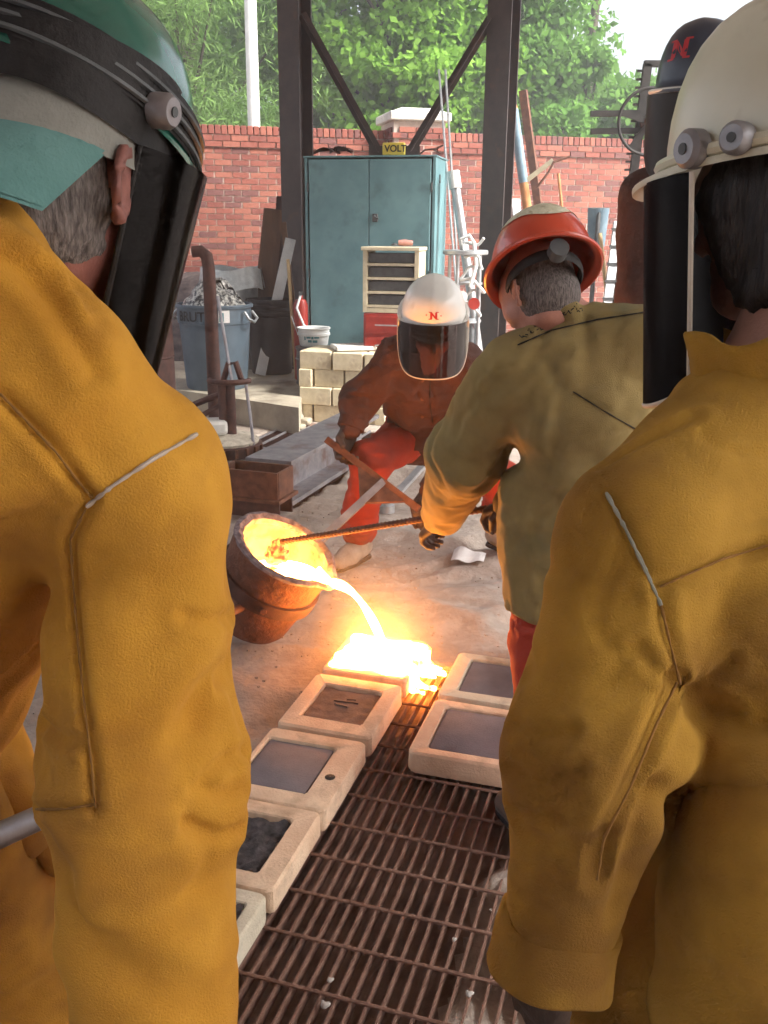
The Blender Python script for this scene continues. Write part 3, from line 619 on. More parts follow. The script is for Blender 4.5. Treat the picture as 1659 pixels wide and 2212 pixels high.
for k in range(5):
    t = .5+2*math.pi*k/5+1.1; MB().beam(wc, wc+V3(wr*math.cos(t), 0, wr*math.sin(t)), .05, .014, up=(0, 1, 0)).build('spoke', M['hoist_iron'], rk, smooth=False)
MB().tube([wc+V3(0, -.05, 0), wc+V3(0, .16, 0)], .05, n=14).build('hub', M['rust'], rk)
for v in (246, 284): MB().beam(PX(1276, v, Y=Yh), PX(1404, v-2, Y=Yh), .05, .045).build('bracket_arm', M['hoist_iron'], rk, smooth=False)

# rubble heap at the wall foot
mb = MB(); q0 = PX(500, 600, Y=11.2)
def heap(u, v):
    x = -4.2+3.6*u; y = 10.2+1.7*v+.12*x*.3; base = .22+1.02*(v**.7)*(1-.5*abs(2*u-1)**3)*min(1, 12*u, 12*(1-u))
    p = V3(x, y, 0); return (x, y, base*.99+.05*float(fbm(V3(x*5, y*5, 3)[None], 3)[0])*min(1, 8*v))
mb.grid(heap, 46, 22); o = tag(mb.build('coke_heap', mat('coke and dirt', (.035, .028, .03), (.11, .085, .08), scale=14, rough=1, bump=1, bscale=50), angle=180, fix=False), 'dark heap of coke and dirt banked against the brick wall', 'heap'); o['kind'] = 'stuff'

# bins
def bin_thing(label, u, vb, vt, Yb, r0, r1, m, name='trash_bin', ribs=False):
    c = PX(u, vb, Y=Yb); zt = PX(u, vt, Y=Yb)[2]; t = thing(name, label, 'bin', (c[0], c[1], .22)); z0 = .222
    prof = [(0, z0), (r0*.97, z0), (r0, z0+.02)]
    if ribs:
        for k in range(4): zz = zt-.05-.035*k; 
    prof += [(r0+(r1-r0)*.78, zt-.17), (r1*1.0, zt-.165), (r1*1.01, zt-.10), (r1*1.005, zt-.03), (r1*1.06, zt-.03), (r1*1.07, zt-.01), (r1*1.05, zt), (r1*.99, zt), (r1*.97, zt-.04), (r0*.95, z0+.03), (0, z0+.03)]
    MB().lathe(prof, (c[0], c[1], 0), n=40).build('barrel', m, t); return t, c, zt
t, c, zt = bin_thing('blue grey plastic trash bin heaped with metal shavings', 470, 838, 655, 8.45, .275, .325, M['blue_bin'])
mb = MB(); mb.grid(lambda u, v: (c[0]+.30*v*math.cos(u*2*math.pi), c[1]+.30*v*math.sin(u*2*math.pi), zt-.05+.24*(1-v*v)*(1+.2*math.sin(u*12))+.035*float(fbm(V3(30*v*math.cos(u*6.28), 30*v*math.sin(u*6.28), 1)[None]/3, 3)[0])), 40, 14)
M['shavings'] = mat('metal shavings', (.03, .03, .035), (.62, .62, .58), scale=34, rough=.45, metal=.3, bump=1, bscale=45, ramp=(.42, .6))
o = tag(mb.build('metal_shavings', M['shavings'], angle=180, fix=False), 'heap of grey and silver metal shavings in the blue bin', 'shavings'); o['kind'] = 'stuff'
for a in (-.35, 2.8):
    q = V3(c[0]+.34*math.cos(a), c[1]+.34*math.sin(a), zt-.06); tn = V3(-math.sin(a), math.cos(a), 0); rd_ = V3(math.cos(a), math.sin(a), 0)
    MB().tube([q+tn*.07, q+tn*.075+rd_*.05+V3(0, 0, -.06), q+rd_*.06+V3(0, 0, -.09), q-tn*.075+rd_*.05+V3(0, 0, -.06), q-tn*.07], .013, n=8).build('handle', M['galv'], t)
def wrap_text(txt, size, cx, cy, r, z, ang, m, par, name='lettering', squash=1):
    tm = text_mesh(txt, size, 0, .001); n = len(tm.vertices); co = np.empty(n*3, np.float32); tm.vertices.foreach_get('co', co); co = co.reshape(-1, 3)
    a = ang+co[:, 0]/r; V = np.stack([cx+r*np.cos(a), cy+r*np.sin(a), z+co[:, 1]*squash], 1); tm.vertices.foreach_set('co', V.astype(np.float32).ravel()); tm.update(); return link_mesh(name, tm, m, par, smooth=False)
wrap_text('BRUTE', .12, c[0], c[1], .332, zt-.10, -math.pi/2-.42, M['ink'], t)
def sticker(par, cx, cy, r, a0, a1, z0, z1, m, name='label_sticker'):
    return MB().grid(lambda u, v: (cx+r*math.cos(a0+(a1-a0)*u), cy+r*math.sin(a0+(a1-a0)*u), z0+(z1-z0)*v), 8, 2).build(name, m, par, fix=False)
sticker(t, c[0], c[1], .333, -math.pi/2+.28, -math.pi/2+.58, zt-.145, zt-.04, M['paper']); sticker(t, c[0], c[1], .3345, -math.pi/2+.30, -math.pi/2+.42, zt-.135, zt-.06, M['teal_ink'], 'label_print')
t, c, zt = bin_thing('plain black plastic trash bin right of the blue one', 588, 805, 645, 9.35, .20, .225, M['black_rubber'])
for k in range(4): MB().tube([(c[0]+.226*math.cos(a), c[1]+.226*math.sin(a), zt-.05-.025*k) for a in np.linspace(0, 6.2832, 33)], .005, n=6, cap=False).build('rib', M['black_rubber'], t)
t, c, zt = bin_thing('galvanised bin with a clear bag over its rim behind the blue bin', 505, 760, 585, 9.7, .24, .28, M['galv'])
M['bag'] = mat('clear bag', (.55, .6, .62), (.75, .8, .82), scale=20, rough=.25)
mb = MB(); mb.grid(lambda u, v: (c[0]+(.305+.03*v+.02*math.sin(u*31)*v)*math.cos(u*6.2832), c[1]+(.305+.03*v+.02*math.sin(u*31)*v)*math.sin(u*6.2832), zt+.03-.2*v+.02*math.sin(u*23)), 60, 6); mb.build('bag_liner', M['bag'], t, angle=180, fix=False)

# leaning boards between bins and cabinet
for (u0, v0, u1, v1, Y0_, w, th, m, lb) in [(628, 516, 598, 650, 9.25, .10, .03, M['white_plastic'], 'white board leaning behind the black bin'), (592, 452, 572, 640, 9.75, .20, .05, M['wood'], 'wide brown plank leaning left of the steel column'), (612, 425, 596, 640, 9.85, .13, .06, M['rust_dark'], 'dark steel channel leaning beside the brown plank'), (612, 480, 640, 720, 9.3, .05, .05, M['wood'], 'narrow brown timber leaning against the cabinet side')]:
    a, e = lean(u0, v0, u1, v1, Y0_+.1, Y0_); tag(MB().beam(a, e, w, th, up=(0, 1, 0)).build('leaning_board', m, smooth=False), lb, 'board')
a, e = lean(622, 560, 638, 790, 9.0, 8.9); tag(MB().tube([a, e], .016, n=8).build('broom_handle', M['wood_light']), 'thin pale wooden handle between the black bin and the cabinet', 'handle')
q = PX(650, 664, Y=8.9); fe = thing('fire_extinguisher', 'red fire extinguisher hanging at the left side of the cabinet', 'extinguisher', (q[0], q[1], .22))
MB().lathe([(0, .222), (.06, .222), (.07, .24), (.07, q[2]+.02), (.05, q[2]+.07), (.02, q[2]+.08), (.02, q[2]+.11)], (q[0], q[1], 0), n=18).build('cylinder', M['red_paint'], fe); MB().box((q[0], q[1], q[2]+.13), (.03, .1, .03)).build('valve_lever', M['dark_grey'], fe, smooth=False)
MB().tube([(q[0], q[1]-.03, q[2]+.11), (q[0]-.03, q[1]-.1, q[2]), (q[0]+.03, q[1]-.1, q[2]-.15), (q[0]+.14, q[1]-.12, q[2]-.25)], .012, n=8).build('hose', M['white_plastic'], fe)

# drum, bucket, firebrick stack
q = PX(678, 748, Y=8.65); M['grey_drum'] = mat('dented grey drum', (.10, .10, .11), (.24, .24, .25), scale=9, rough=.6, bump=.5, bscale=14, c3=(.07, .06, .06), s3=4)
dm = thing('drum', 'dented dark grey drum under the white bucket', 'drum', (q[0], q[1], .22)); zt = q[2]
MB().lathe([(0, .222), (.16, .222), (.17, .235), (.162, .26), (.165, .45), (.175, .46), (.165, .47), (.16, zt-.03), (.17, zt-.02), (.17, zt), (0, zt)], (q[0], q[1], 0), n=26).build('shell', M['grey_drum'], dm)
bt = PX(686, 708, Y=8.65)[2]; bk = thing('bucket', 'white plastic bucket with a teal printed label on the drum', 'bucket', (q[0], q[1], zt)); 
MB().lathe([(0, zt+.004), (.115, zt+.004), (.13, zt+.02), (.142, bt-.07), (.152, bt-.065), (.152, bt-.045), (.145, bt-.04), (.146, bt-.01), (.155, bt-.005), (.155, bt+.005), (.14, bt), (.12, zt+.03), (0, zt+.03)], (q[0], q[1], 0), n=30).build('pail', M['white_plastic'], bk)
for k_, (a0, a1, z0, z1) in enumerate([(-.55, -.46, .07, .115), (-.40, -.12, .085, .11), (-.08, .06, .08, .12), (.10, .42, .085, .112), (-.30, -.05, .05, .072), (0.0, .30, .048, .07)]): sticker(bk, q[0], q[1], .1455, -math.pi/2+a0, -math.pi/2+a1, zt+z0, zt+z1, M['teal_ink'], 'label_print')
MB().tube([(q[0]-.15, q[1], bt-.05), (q[0]-.17, q[1]-.05, bt+.02), (q[0]-.2, q[1]-.02, bt+.1)], .005, n=6).build('bail_wire', M['galv'], bk)
FBC = PX(748, 912, z=0)+V3(.0, .06, 0); FA = R_(14)
fb_me = {}
def fbrick(L, D, H):
    k = (L, D, H)
    if k not in fb_me: me = MB().box((0, 0, H/2), (L, D, H), bev=.006).mesh('firebrick'); me.materials.append(M['firebrick']); fb_me[k] = me
    return fb_me[k]
Hc = .152; fx = Matrix.Rotation(-FA, 3, 'Z')
for cz in range(4):
    lay = [(-.245, .29), (.045, .27), (.28, .18)] if cz % 2 else [(-.33, .12), (-.125, .27), (.15, .26), (.33, .10)]
    for row in range(2):
        for ki, (x, L) in enumerate(lay):
            j = fx @ Vector((x+random.uniform(-.006, .006), row*.24+random.uniform(-.03, .02)*(row == 0), 0)); o = bpy.data.objects.new('firebrick', fbrick(L-.006, .225, Hc-.002)); COL.objects.link(o)
            o.location = (FBC[0]+j[0], FBC[1]+j[1], cz*Hc+.001); o.rotation_euler = (0, 0, -FA+random.uniform(-.05, .05))
            nm = ('bottom course', 'second course', 'third course', 'top course')[cz]
            tag(o, 'cream firebrick, %s in the %s row of the %s, stack beside bucket' % ((('left end', 'centre', 'right end') if cz % 2 else ('left end', 'second from left', 'second from right', 'right end'))[ki], ('front', 'back')[row], nm), 'brick', 'firebricks stacked beside the bucket')
q = FBC+V3(.10, .12, 4*Hc+.004); tag(MB().box(q+V3(0, 0, .02), (.44, .3, .034), rz=.25, bev=.006).build('stone_slab', M['stone'], smooth=False), 'flat pale slab lying on top of the firebrick stack', 'slab')
for k, (u, v, s) in enumerate([(640, 905, .10), (662, 912, .08), (622, 900, .07), (650, 922, .06)]):
    p = PX(u, v, z=.02); me_ = MB().box((p[0], p[1], s*.35), (s*1.3, s, s*.7), rz=k*1.3, bev=s*.16); tag(me_.build('rubble_chunk', M['concrete']), ['largest broken concrete chunk at the slab corner', 'rounded concrete chunk nearest the firebrick stack', 'concrete chunk at the left of the slab corner rubble', 'smallest concrete chunk in front of the slab corner'][k], 'rubble', 'broken concrete at the slab corner')

# steel beam on the far grating and the rusty channel at its end
na, fa = PX(566, 1100, z=.01), PX(778, 972, z=.01); ax = unit(fa-na); sx_ = V3(ax[1], -ax[0], 0); na = na+ax*.10
bmx = thing('steel_beam', 'long grey steel I-beam lying across the far grating', 'beam', na); Lb = np.linalg.norm(fa-na)
MB().beam(na+V3(0, 0, .020), fa+V3(0, 0, .020), .30, .026).build('lower_flange', M['steel'], bmx, smooth=False); MB().beam(na+V3(0, 0, .145), fa+V3(0, 0, .145), .022, .222).build('web', M['steel'], bmx, smooth=False); MB().beam(na+V3(0, 0, .269), fa+V3(0, 0, .269), .30, .026).build('upper_flange', M['steel'], bmx, smooth=False)
e0 = na-ax*.17; ch = thing('channel_offcut', 'short rusty steel channel box lying across the near end of the beam', 'channel', e0)
mb = MB()
for (t, z0, z1) in ((-.085, .0, .10), (.085, .0, .10)): mb.beam(e0-sx_*.19+ax*t+V3(0, 0, .05), e0+sx_*.19+ax*t+V3(0, 0, .05), .012, .10)
mb.build('lower_web', M['rust_dark'], ch, smooth=False)
MB().beam(e0-sx_*.21+V3(0, 0, .112), e0+sx_*.21+V3(0, 0, .112), .26, .02).build('middle_plate', M['rust'], ch, smooth=False)
mb = MB()
for t in (-.1, .1): mb.beam(e0-sx_*.19+ax*t+V3(0, 0, .20), e0+sx_*.19+ax*t+V3(0, 0, .20), .014, .155)
for t in (-.185, .185): mb.beam(e0+sx_*t-ax*.09+V3(0, 0, .20), e0+sx_*t+ax*.09+V3(0, 0, .20), .014, .153)
mb.build('upper_tray', M['rust'], ch, smooth=False)

# round furnace lid, white block and the swing hoist beside it
lc = PX(492, 1000, z=.0); fl = thing('furnace_lid', 'round pale refractory furnace lid with a rusty rim on the floor', 'furnace lid', lc)
M['refractory'] = mat('refractory', (.42, .37, .29), (.60, .55, .45), scale=22, rough=.95, bump=.8, bscale=60, c3=(.08, .06, .05), s3=18, r3=(.62, .68))
MB().lathe([(0, .004), (.34, .004), (.35, .02), (.345, .06), (.30, .075), (0, .075)], lc, n=44).build('base_ring', M['steel'], fl)
MB().lathe([(0, .078), (.26, .078), (.27, .09), (.27, .15), (.255, .155), (0, .155)], lc+V3(-.02, 0, 0), n=44).build('rim_band', M['rust_dark'], fl)
MB().lathe([(0, .157), (.245, .157), (.25, .175), (.22, .195), (0, .205)], lc+V3(-.02, 0, 0), n=40).build('refractory_face', M['refractory'], fl)
for k in range(9): a = -2.6+.3*k; MB().box(lc+V3(-.02+.272*math.cos(a), .272*math.sin(a), .12), (.03, .02, .06), rz=a).build('rim_lug', M['rust'], fl, smooth=False)
q = lc+V3(-.13, .03, .207); tag(MB().box(q+V3(0, 0, .05), (.26, .2, .10), rz=.2, bev=.02).build('refractory_block', M['stone']), 'white block resting on the round furnace lid', 'block')
pb = PX(466, 905, Y=6.75); ho = thing('swing_hoist', 'rusty post hoist with a curved top and yoke beside the furnace lid', 'hoist', (pb[0], pb[1], 0))
pt = PX(450, 560, Y=6.75); MB().tube([(pb[0], pb[1], .005), pb*V3(1, 1, 0)+V3(0, 0, .6), pt-V3(0, 0, .06), pt+V3(-.01, 0, .02), pt+V3(-.05, 0, .055), pt+V3(-.11, 0, .05)], [.055, .05, .045, .045, .04, .04], n=14).build('post', M['rust_dark'], ho)
MB().tube([PX(470, 640, Y=6.7), PX(502, 830, Y=6.5)], .012, n=8).build('pull_rod', M['steel'], ho)
yc_ = PX(495, 822, Y=6.55); MB().tube([yc_+V3(.14*math.cos(t), .10*math.sin(t), .0) for t in np.linspace(math.pi*.95, 2.05*math.pi, 14)], .02, n=8).build('yoke', M['rust_dark'], ho)
MB().tube([yc_+V3(-.04, 0, 0), yc_+V3(.0, 0, .12), yc_+V3(.05, 0, .13), yc_+V3(.09, 0, 0)], .022, n=8).build('clevis', M['rust_dark'], ho)
for u, zz in ((480, .005), (497, .005)):
    q = PX(u, 830, Y=6.5); MB().tube([q, V3(q[0], q[1], zz)], .034, n=10).build('upright', M['rust_dark'], ho)
q = PX(531, 832, Y=6.45); MB().tube([q, q+V3(.03, -.05, -.2), q+V3(.06, -.12, -.44)], .011, n=7).build('link_rod', M['steel'], ho)
q = PX(478, 850, Y=6.5); MB().tube([q, q+V3(-.5, .15, -.22)], .022, n=8).tube([q+V3(0, 0, -.08), q+V3(-.5, .1, -.36)], .02, n=8).build('side_stay', M['rust_dark'], ho)
q = PX(392, 700, Y=7.4); dk = thing('oil_drum', 'dark steel drum half hidden behind the left head shield', 'drum', (q[0]-.36, q[1], 0)); MB().lathe([(0, .004), (.26, .004), (.28, .02), (.28, .3), (.29, .31), (.28, .32), (.28, .62), (.29, .63), (.28, .64), (.28, .9), (.26, .92), (0, .915)], (q[0]-.36, q[1], 0), n=30).build('shell', M['rust_dark'], dk)
# small things on the sand
p = PX(1005, 1202, z=.012); tag(MB().grid(lambda u, v: (p[0]+(u-.5)*.16+.03*v, p[1]+(v-.5)*.17-.05*u, .020+.016*math.sin(u*5)*v+.01*u+.008*math.sin(9*u)), 10, 8).build('paper_scrap', M['paper'], angle=180, fix=False), 'crumpled white paper scrap on the sand', 'paper')
p = PX(836, 1106, z=.0); nt_ = thing('pipe_fitting', 'small steel pipe fitting on the sand between the legs', 'fitting', (p[0], p[1], .0)); MB().lathe([(.018, .0), (.045, .0), (.045, .045), (.03, .05), (.03, .085), (.018, .085)], p, n=12, close=True).build('collar', M['galv'], nt_)
a, b = PX(850, 1075, z=.05), PX(935, 982, z=.25); tag(MB().beam(a, b, .05, .02).build('flat_bar', M['galv'], smooth=False), 'pale flat steel bar leaning behind the squatting worker', 'bar')
HALO = .42  # strength of the halo volume added round the pour
def lerp2(a, b, t): return a+(b-a)*t
# ------------------------------------------------------------------ sand moulds
M['mold'] = mat('resin bonded sand', (.66, .45, .30), (.78, .59, .42), scale=9, rough=.95, bump=.8, bscale=130, c3=(.36, .24, .15), s3=6, r3=(.56, .78))
M['mold_pale'] = mat('pale resin sand', (.58, .52, .40), (.70, .64, .50), scale=9, rough=.95, bump=.8, bscale=130, c3=(.3, .25, .18), s3=6, r3=(.56, .78))
M['facing'] = mat('grey mould facing', (.13, .115, .13), (.18, .16, .175), scale=8, rough=.85, bump=.5, bscale=150)
M['facing_brown'] = mat('scorched brown facing', (.12, .075, .06), (.19, .12, .095), scale=14, rough=.85, bump=.6, bscale=120)
M['facing_black'] = mat('rough black facing', (.02, .018, .02), (.09, .08, .085), scale=30, rough=.9, bump=1, bscale=70)
def rrect(hx, hy, r, z, n=5):
    out = []
    for (cx, cy, a0) in ((hx-r, hy-r, 0), (-hx+r, hy-r, 90), (-hx+r, -hy+r, 180), (hx-r, -hy+r, 270)):
        for i in range(n+1): a = R_(a0+90*i/n); out.append((cx+r*math.cos(a), cy+r*math.sin(a), z))
    return out
def loft(loops, cap0=True, cap1=True, jit=0.0, seed=0):
    n = len(loops[0]); P = []; mb = MB(); rr = random.Random(seed)
    for l in loops: P += [(x+rr.uniform(-jit, jit), y+rr.uniform(-jit, jit), z+rr.uniform(-jit, jit)*.5) for x, y, z in l]
    F = [(j*n+i, j*n+(i+1) % n, (j+1)*n+(i+1) % n, (j+1)*n+i) for j in range(len(loops)-1) for i in range(n)]
    if cap0: F.append(tuple(range(n-1, -1, -1)))
    if cap1: F.append(tuple(range((len(loops)-1)*n, len(loops)*n)))
    return mb.add(P, F)
def mould(label, s, t, L=.345, W=.32, kind='grey', pale=False, dz=0, rot=0, rec=(.70, .72), off=(0, 0)):
    b = ST(s, t, .008+dz); th = thing('sand_mould', label, 'mould', b, -AZ+rot, 'sand moulds along the grating'); hx, hy = W/2, L/2; ix, iy = hx*rec[0], hy*rec[1]
    sh = lambda l: [(x+off[0], y+off[1], z) for x, y, z in l]
    loops = [rrect(hx-.003, hy-.003, .02, 0), rrect(hx, hy, .021, .008), rrect(hx, hy, .021, .064), rrect(hx-.0025, hy-.0025, .02, .069), rrect(hx-.007, hy-.007, .018, .0715), sh(rrect(ix+.006, iy+.006, .012, .0712)), sh(rrect(ix+.002, iy+.002, .014, .067)), sh(rrect(ix, iy, .012, .050))]
    mm = M['mold_pale'] if pale else M['mold']
    loft(loops, jit=.0020, seed=int(s*100)).build('block', mm, th, world=False, angle=28)
    fm = {'grey': M['facing'], 'brown': M['facing_brown'], 'black': M['facing_black']}[kind]
    zt = {'grey': .0665, 'brown': .058, 'black': .060}[kind]
    if kind == 'grey': loft([sh(rrect(ix-.004, iy-.004, .010, .0515)), sh(rrect(ix-.003, iy-.003, .010, zt-.002)), sh(rrect(ix-.006, iy-.006, .010, zt))], jit=.0008, seed=3).build('facing_plate', fm, th, world=False, angle=50)
    else:
        amp = .010 if kind == 'black' else .003
        MB().grid(lambda u, v: (off[0]+(u-.5)*2*(ix-.004), off[1]+(v-.5)*2*(iy-.004), zt+amp*float(fbm(V3(u*9+s, v*9, 2)[None], 3)[0])), 22, 22).build('facing_plate', fm, th, world=False, angle=180, fix=False)
    return th
mould('cream sand mould with scorched brown face next to the glowing one', 2.63, -.945, L=.37, kind='brown', rec=(.66, .62))
mb = MB()
for (x0, y0, x1, y1) in ((-.04, .03, .045, .035), (-.03, .01, .02, .0), (.0, .05, .03, .055)): mb.beam(ST(2.63, -.945, .068)+GC*x0+GB*y0, ST(2.63, -.945, .068)+GC*x1+GB*y1, .008, .006)
m2_ = [o for o in bpy.data.objects if o.name == 'sand_mould'][0]; mb.build('relief_mark', M['facing_brown'], m2_, smooth=False)
m3 = mould('cream sand mould with smooth grey face, second below the glowing one', 2.232, -.948, L=.375, kind='grey', rec=(.68, .66), off=(-.03, 0))
MB().lathe([(.001, .074), (.012, .073), (.016, .0715)], (0, 0, 0), n=10).build('pour_hole', M['ink'], m3, world=False).location = (.118, -.03, .001)
mould('cream sand mould with rough black pitted face, third below the glowing one', 1.872, -.952, L=.335, kind='black', rec=(.60, .66))
mould('pale sand mould nearest the camera with a dark blotched face', 1.528, -.96, L=.335, kind='black', pale=True, rec=(.56, .60), off=(.035, .02))
mould('grey-faced sand mould at the right of the grating, nearer of the two', 2.585, -.495, L=.355, kind='grey', rec=(.74, .74), dz=.0, off=(.01, .0))
mould('grey-faced sand mould at the right of the grating, farther of the two', 2.968, -.497, L=.355, kind='grey', pale=True, rec=(.70, .70), off=(.012, 0))

# ------------------------------------------------------------------ the mould being poured
MOLT = glow('molten iron', (1.0, .34, .06), 40); MOLT_EDGE = glow('cooling molten iron', (1.0, .22, .02), 2.2)
m1 = mould('sand mould brimming with white-hot molten metal', 3.02, -.945, L=.345, kind='brown', rec=(.74, .74))
# ------------------------------------------------------------------ ladle
LN = unit((.46, -.20, .865)); LC_ = PX(617, 1186, Y=3.36); e1 = unit(V3(LN[0], LN[1], 0)-LN*(LN[0]**2+LN[1]**2)); e2 = np.cross(LN, e1)
LR, LT, LH = .205, .028, .37
lad = thing('pouring_ladle', 'rusty two-man pouring ladle full of molten metal tipped over the mould', 'ladle', LC_-LN*LH)
def ring(r, s, n=56, lip=0.0, jit=0): 
    out = []
    for i in range(n):
        a = 2*math.pi*i/n; lp_ = lip*math.exp(-((a if a < math.pi else a-2*math.pi)/.22)**2); out.append(LC_-LN*(s+lp_*.5)+(e1*math.cos(a)+e2*math.sin(a))*(r+lp_+random.uniform(-jit, jit)))
    return out
M['ladle'] = mat('scorched ladle steel', (.10, .035, .02), (.20, .075, .04), scale=9, rough=.85, bump=.8, bscale=40, c3=(.05, .02, .015), s3=4, r3=(.5, .7))
M['crust'] = mat('slag crust', (.12, .09, .10), (.30, .25, .27), scale=40, rough=.95, bump=1, bscale=60)
loft([ring(.10, LH), ring(.15, LH-.004), ring(.165, LH-.03), ring(.19, .16), ring(LR, .03), ring(LR+.004, .0, lip=.03)], cap1=False).build('shell', M['ladle'], lad)
loft([ring(LR+.006, .004, lip=.03, jit=.003), ring(LR+.008, -.008, lip=.032, jit=.004), ring(LR-.008, -.016, lip=.032, jit=.005), ring(LR-LT, -.004, lip=.03, jit=.004), ring(LR-LT-.004, .02, lip=.02)], cap0=False, cap1=False).build('rim_crust', M['crust'], lad)
HOT = glow('glowing lining', (.28, .045, .02), .25, (1.0, .30, .03), 1.9, scale=16, ramp=(.38, .58))
loft([ring(LR-LT-.003, .015, lip=.02), ring(LR-LT-.008, .10), ring(.14, LH-.05), ring(.05, LH-.04)], cap0=False).build('lining', HOT, lad)
loft([ring(.196, .13), ring(.208, .13), ring(.206, .185), ring(.19, .185)], cap0=False, cap1=False).build('band', M['rust_dark'], lad)
lip0 = LC_+e1*(LR+.02)-LN*.012; ZL = lip0[2]+.010
# carrying shank
TB = [PX(706, 950, Y=4.16), PX(905, 1100, Y=3.92)]; tc_ = TB[0]+(TB[1]-TB[0])*.62; sk0 = LC_-LN*.158+e2*.16+e1*.1
sk0 = LC_-LN*.158+unit((tc_-LC_)-LN*((tc_-LC_)@LN))*.20
MB().beam(sk0, tc_, .032, .032, up=(.3, -.6, .7)).build('shank', M['steel'], lad, smooth=False)
MB().beam(TB[0], TB[1], .032, .028, up=(0, -1, .3)).build('cross_handle', M['rust'], lad, smooth=False)
dT = unit(TB[1]-TB[0]); dS = unit(sk0-tc_)
for s in (-1, 1):
    pts = [tc_+dS*.02, tc_+dS*.17, tc_+dT*s*.14+dS*.012]; nrm = unit(np.cross(dS, dT))*.006; MB().add([p+nrm for p in pts]+[p-nrm for p in pts], [(0, 1, 2), (5, 4, 3), (0, 3, 4, 1), (1, 4, 5, 2), (2, 5, 3, 0)]).build('gusset', M['rust'], lad, smooth=False)
lf = PX(470, 1335, Y=3.02); l2 = PX(300, 1500, Y=2.6)
MB().tube([LC_-LN*.158-e2*.0+unit(lf-LC_)*.17, lf, l2], .019, n=10).build('tail_shank', M['rust_dark'], lad)
for a in (.9, 2.2, 3.6, 5.2):
    c = LC_-LN*.158+(e1*math.cos(a)+e2*math.sin(a))*.205; MB().tube([c-(e1*math.cos(a)+e2*math.sin(a))*.012, c+(e1*math.cos(a)+e2*math.sin(a))*.012], .013, n=6).build('band_bolt', M['rust'], lad)

# ------------------------------------------------------------------ molten metal: ladle pool, stream, filled mould, spill
mm_ = thing('molten_metal', 'white-hot molten metal pouring in a stream from ladle into the mould', 'molten metal', ST(3.02, -.945, .06))
ri = LR-LT-.012; pool = []
for i in range(48):
    a = 2*math.pi*i/48; b = LC_+(e1*math.cos(a)+e2*math.sin(a))*ri; s = (b[2]-ZL)/LN[2]; pool.append(b-LN*s)
pc_ = np.mean(pool, 0); mb = MB(); mb.add([pc_]+[pc_+(p-pc_)*.55+V3(0, 0, .002*math.sin(3*i)) for i, p in enumerate(pool)]+pool, [(0, 1+i, 1+(i+1) % 48) for i in range(48)]+[(1+i, 49+i, 49+(i+1) % 48, 1+(i+1) % 48) for i in range(48)])
POOL = glow('ladle melt', (1.0, .30, .03), 2.2, (1.0, .40, .08), 26, scale=9, ramp=(.36, .5))
mb.build('ladle_pool', POOL, mm_, angle=180)
land = PX(824, 1384, z=.085); pts = []; rs = []
h0 = lip0+e1*.0+V3(0, 0, .012)-e1*.07; vx = land-lip0
for i in range(22):
    f = i/21; p = V3(lip0[0]+vx[0]*f, lip0[1]+vx[1]*f, 0); drop = f**2.2; p[2] = ZL+.004+(land[2]-ZL)*drop; pts.append(p); rs.append(.017+.006*math.sin(f*9)*(.5+f*.3)-.004*f)
pts = [h0]+pts; rs = [.03]+rs
MB().tube(pts, rs, n=12, flat=.8).build('stream', MOLT, mm_, angle=180)
b = ST(3.02, -.945, .008)
def dome(u, v):
    x = (u-.5)*2; y = (v-.5)*2; r = max(abs(x), abs(y)); z = .074+.022*(1-r**4)+.004*float(fbm(V3(u*6, v*6, 4)[None], 2)[0])
    return b+GC*x*.140*(1+.05*math.sin(7*v)+.03*math.sin(23*v))+GB*y*.142*(1+.05*math.sin(9*u)+.03*math.sin(19*u))+V3(0, 0, z)
MB().grid(dome, 22, 22).build('mould_pool', MOLT, mm_, angle=180, fix=False)
sp = []
for (t0, t1, w, ln) in ((.11, .085, .016, .055), (.07, .05, .020, .075), (.02, .015, .014, .05), (-.06, -.075, .017, .07), (-.10, -.12, .010, .04)):
    q0 = b+GC*.105+GB*t0; q1 = b+GC*.158+GB*lerp2(t0, t1, .4); q2 = b+GC*.172+GB*lerp2(t0, t1, .8); q3 = b+GC*(.172+ln)+GB*t1
    sp += [(q0+V3(0, 0, .072), q1+V3(0, 0, .066), w*1.2, w), (q1+V3(0, 0, .066), q2+V3(0, 0, .012), w, w*.7), (q2+V3(0, 0, .012), q3+V3(0, 0, .006), w*.7, w*.5)]
Vp, Qp = sdf(sp, .005, .022); Vp = Vp+.004*fbm(Vp*70, 2)[:, None]*normals(Vp, Qp)
link_mesh('spill', mesh_np('spill', Vp, Qp), glow('spilling metal', (1.0, .26, .03), 5, (1.0, .34, .06), 30, scale=22, ramp=(.35, .55)), mm_, angle=180)

# ------------------------------------------------------------------ skimmer rod
tip = PX(600, 1172, Y=3.37); hand = PX(915, 1121, Y=2.98); far_ = hand+(hand-tip)*.62
sr = thing('skimming_rod', 'long rusty steel rod held across the ladle to skim slag', 'rod', tip)
MB().tube([tip, far_], .0105, n=8).build('shaft', M['rust'], sr)
mb = MB(); n_ = 60
for i in range(n_): c = tip+(far_-tip)*(.03+.95*i/n_); d_ = unit(far_-tip); mb.tube([c-d_*.002, c+d_*.002], .0128, n=6)
o = mb.build('rib', M['rust'], sr, smooth=False); o['kind'] = 'stuff'
sl = sdf([(tip+V3(0, 0, -.01), tip+V3(-.015, 0, -.06), .026, .034), (tip+V3(.02, -.01, -.05), tip+V3(-.03, 0, -.04), .024, .02)], .006, .02); Vs = sl[0]+.008*fbm(sl[0]*60, 2)[:, None]*normals(*sl)
link_mesh('slag_lump', mesh_np('slag', Vs, sl[1]), glow('hot slag', (.35, .05, .015), .9, (.9, .2, .03), 2.2, scale=40), sr, angle=180)

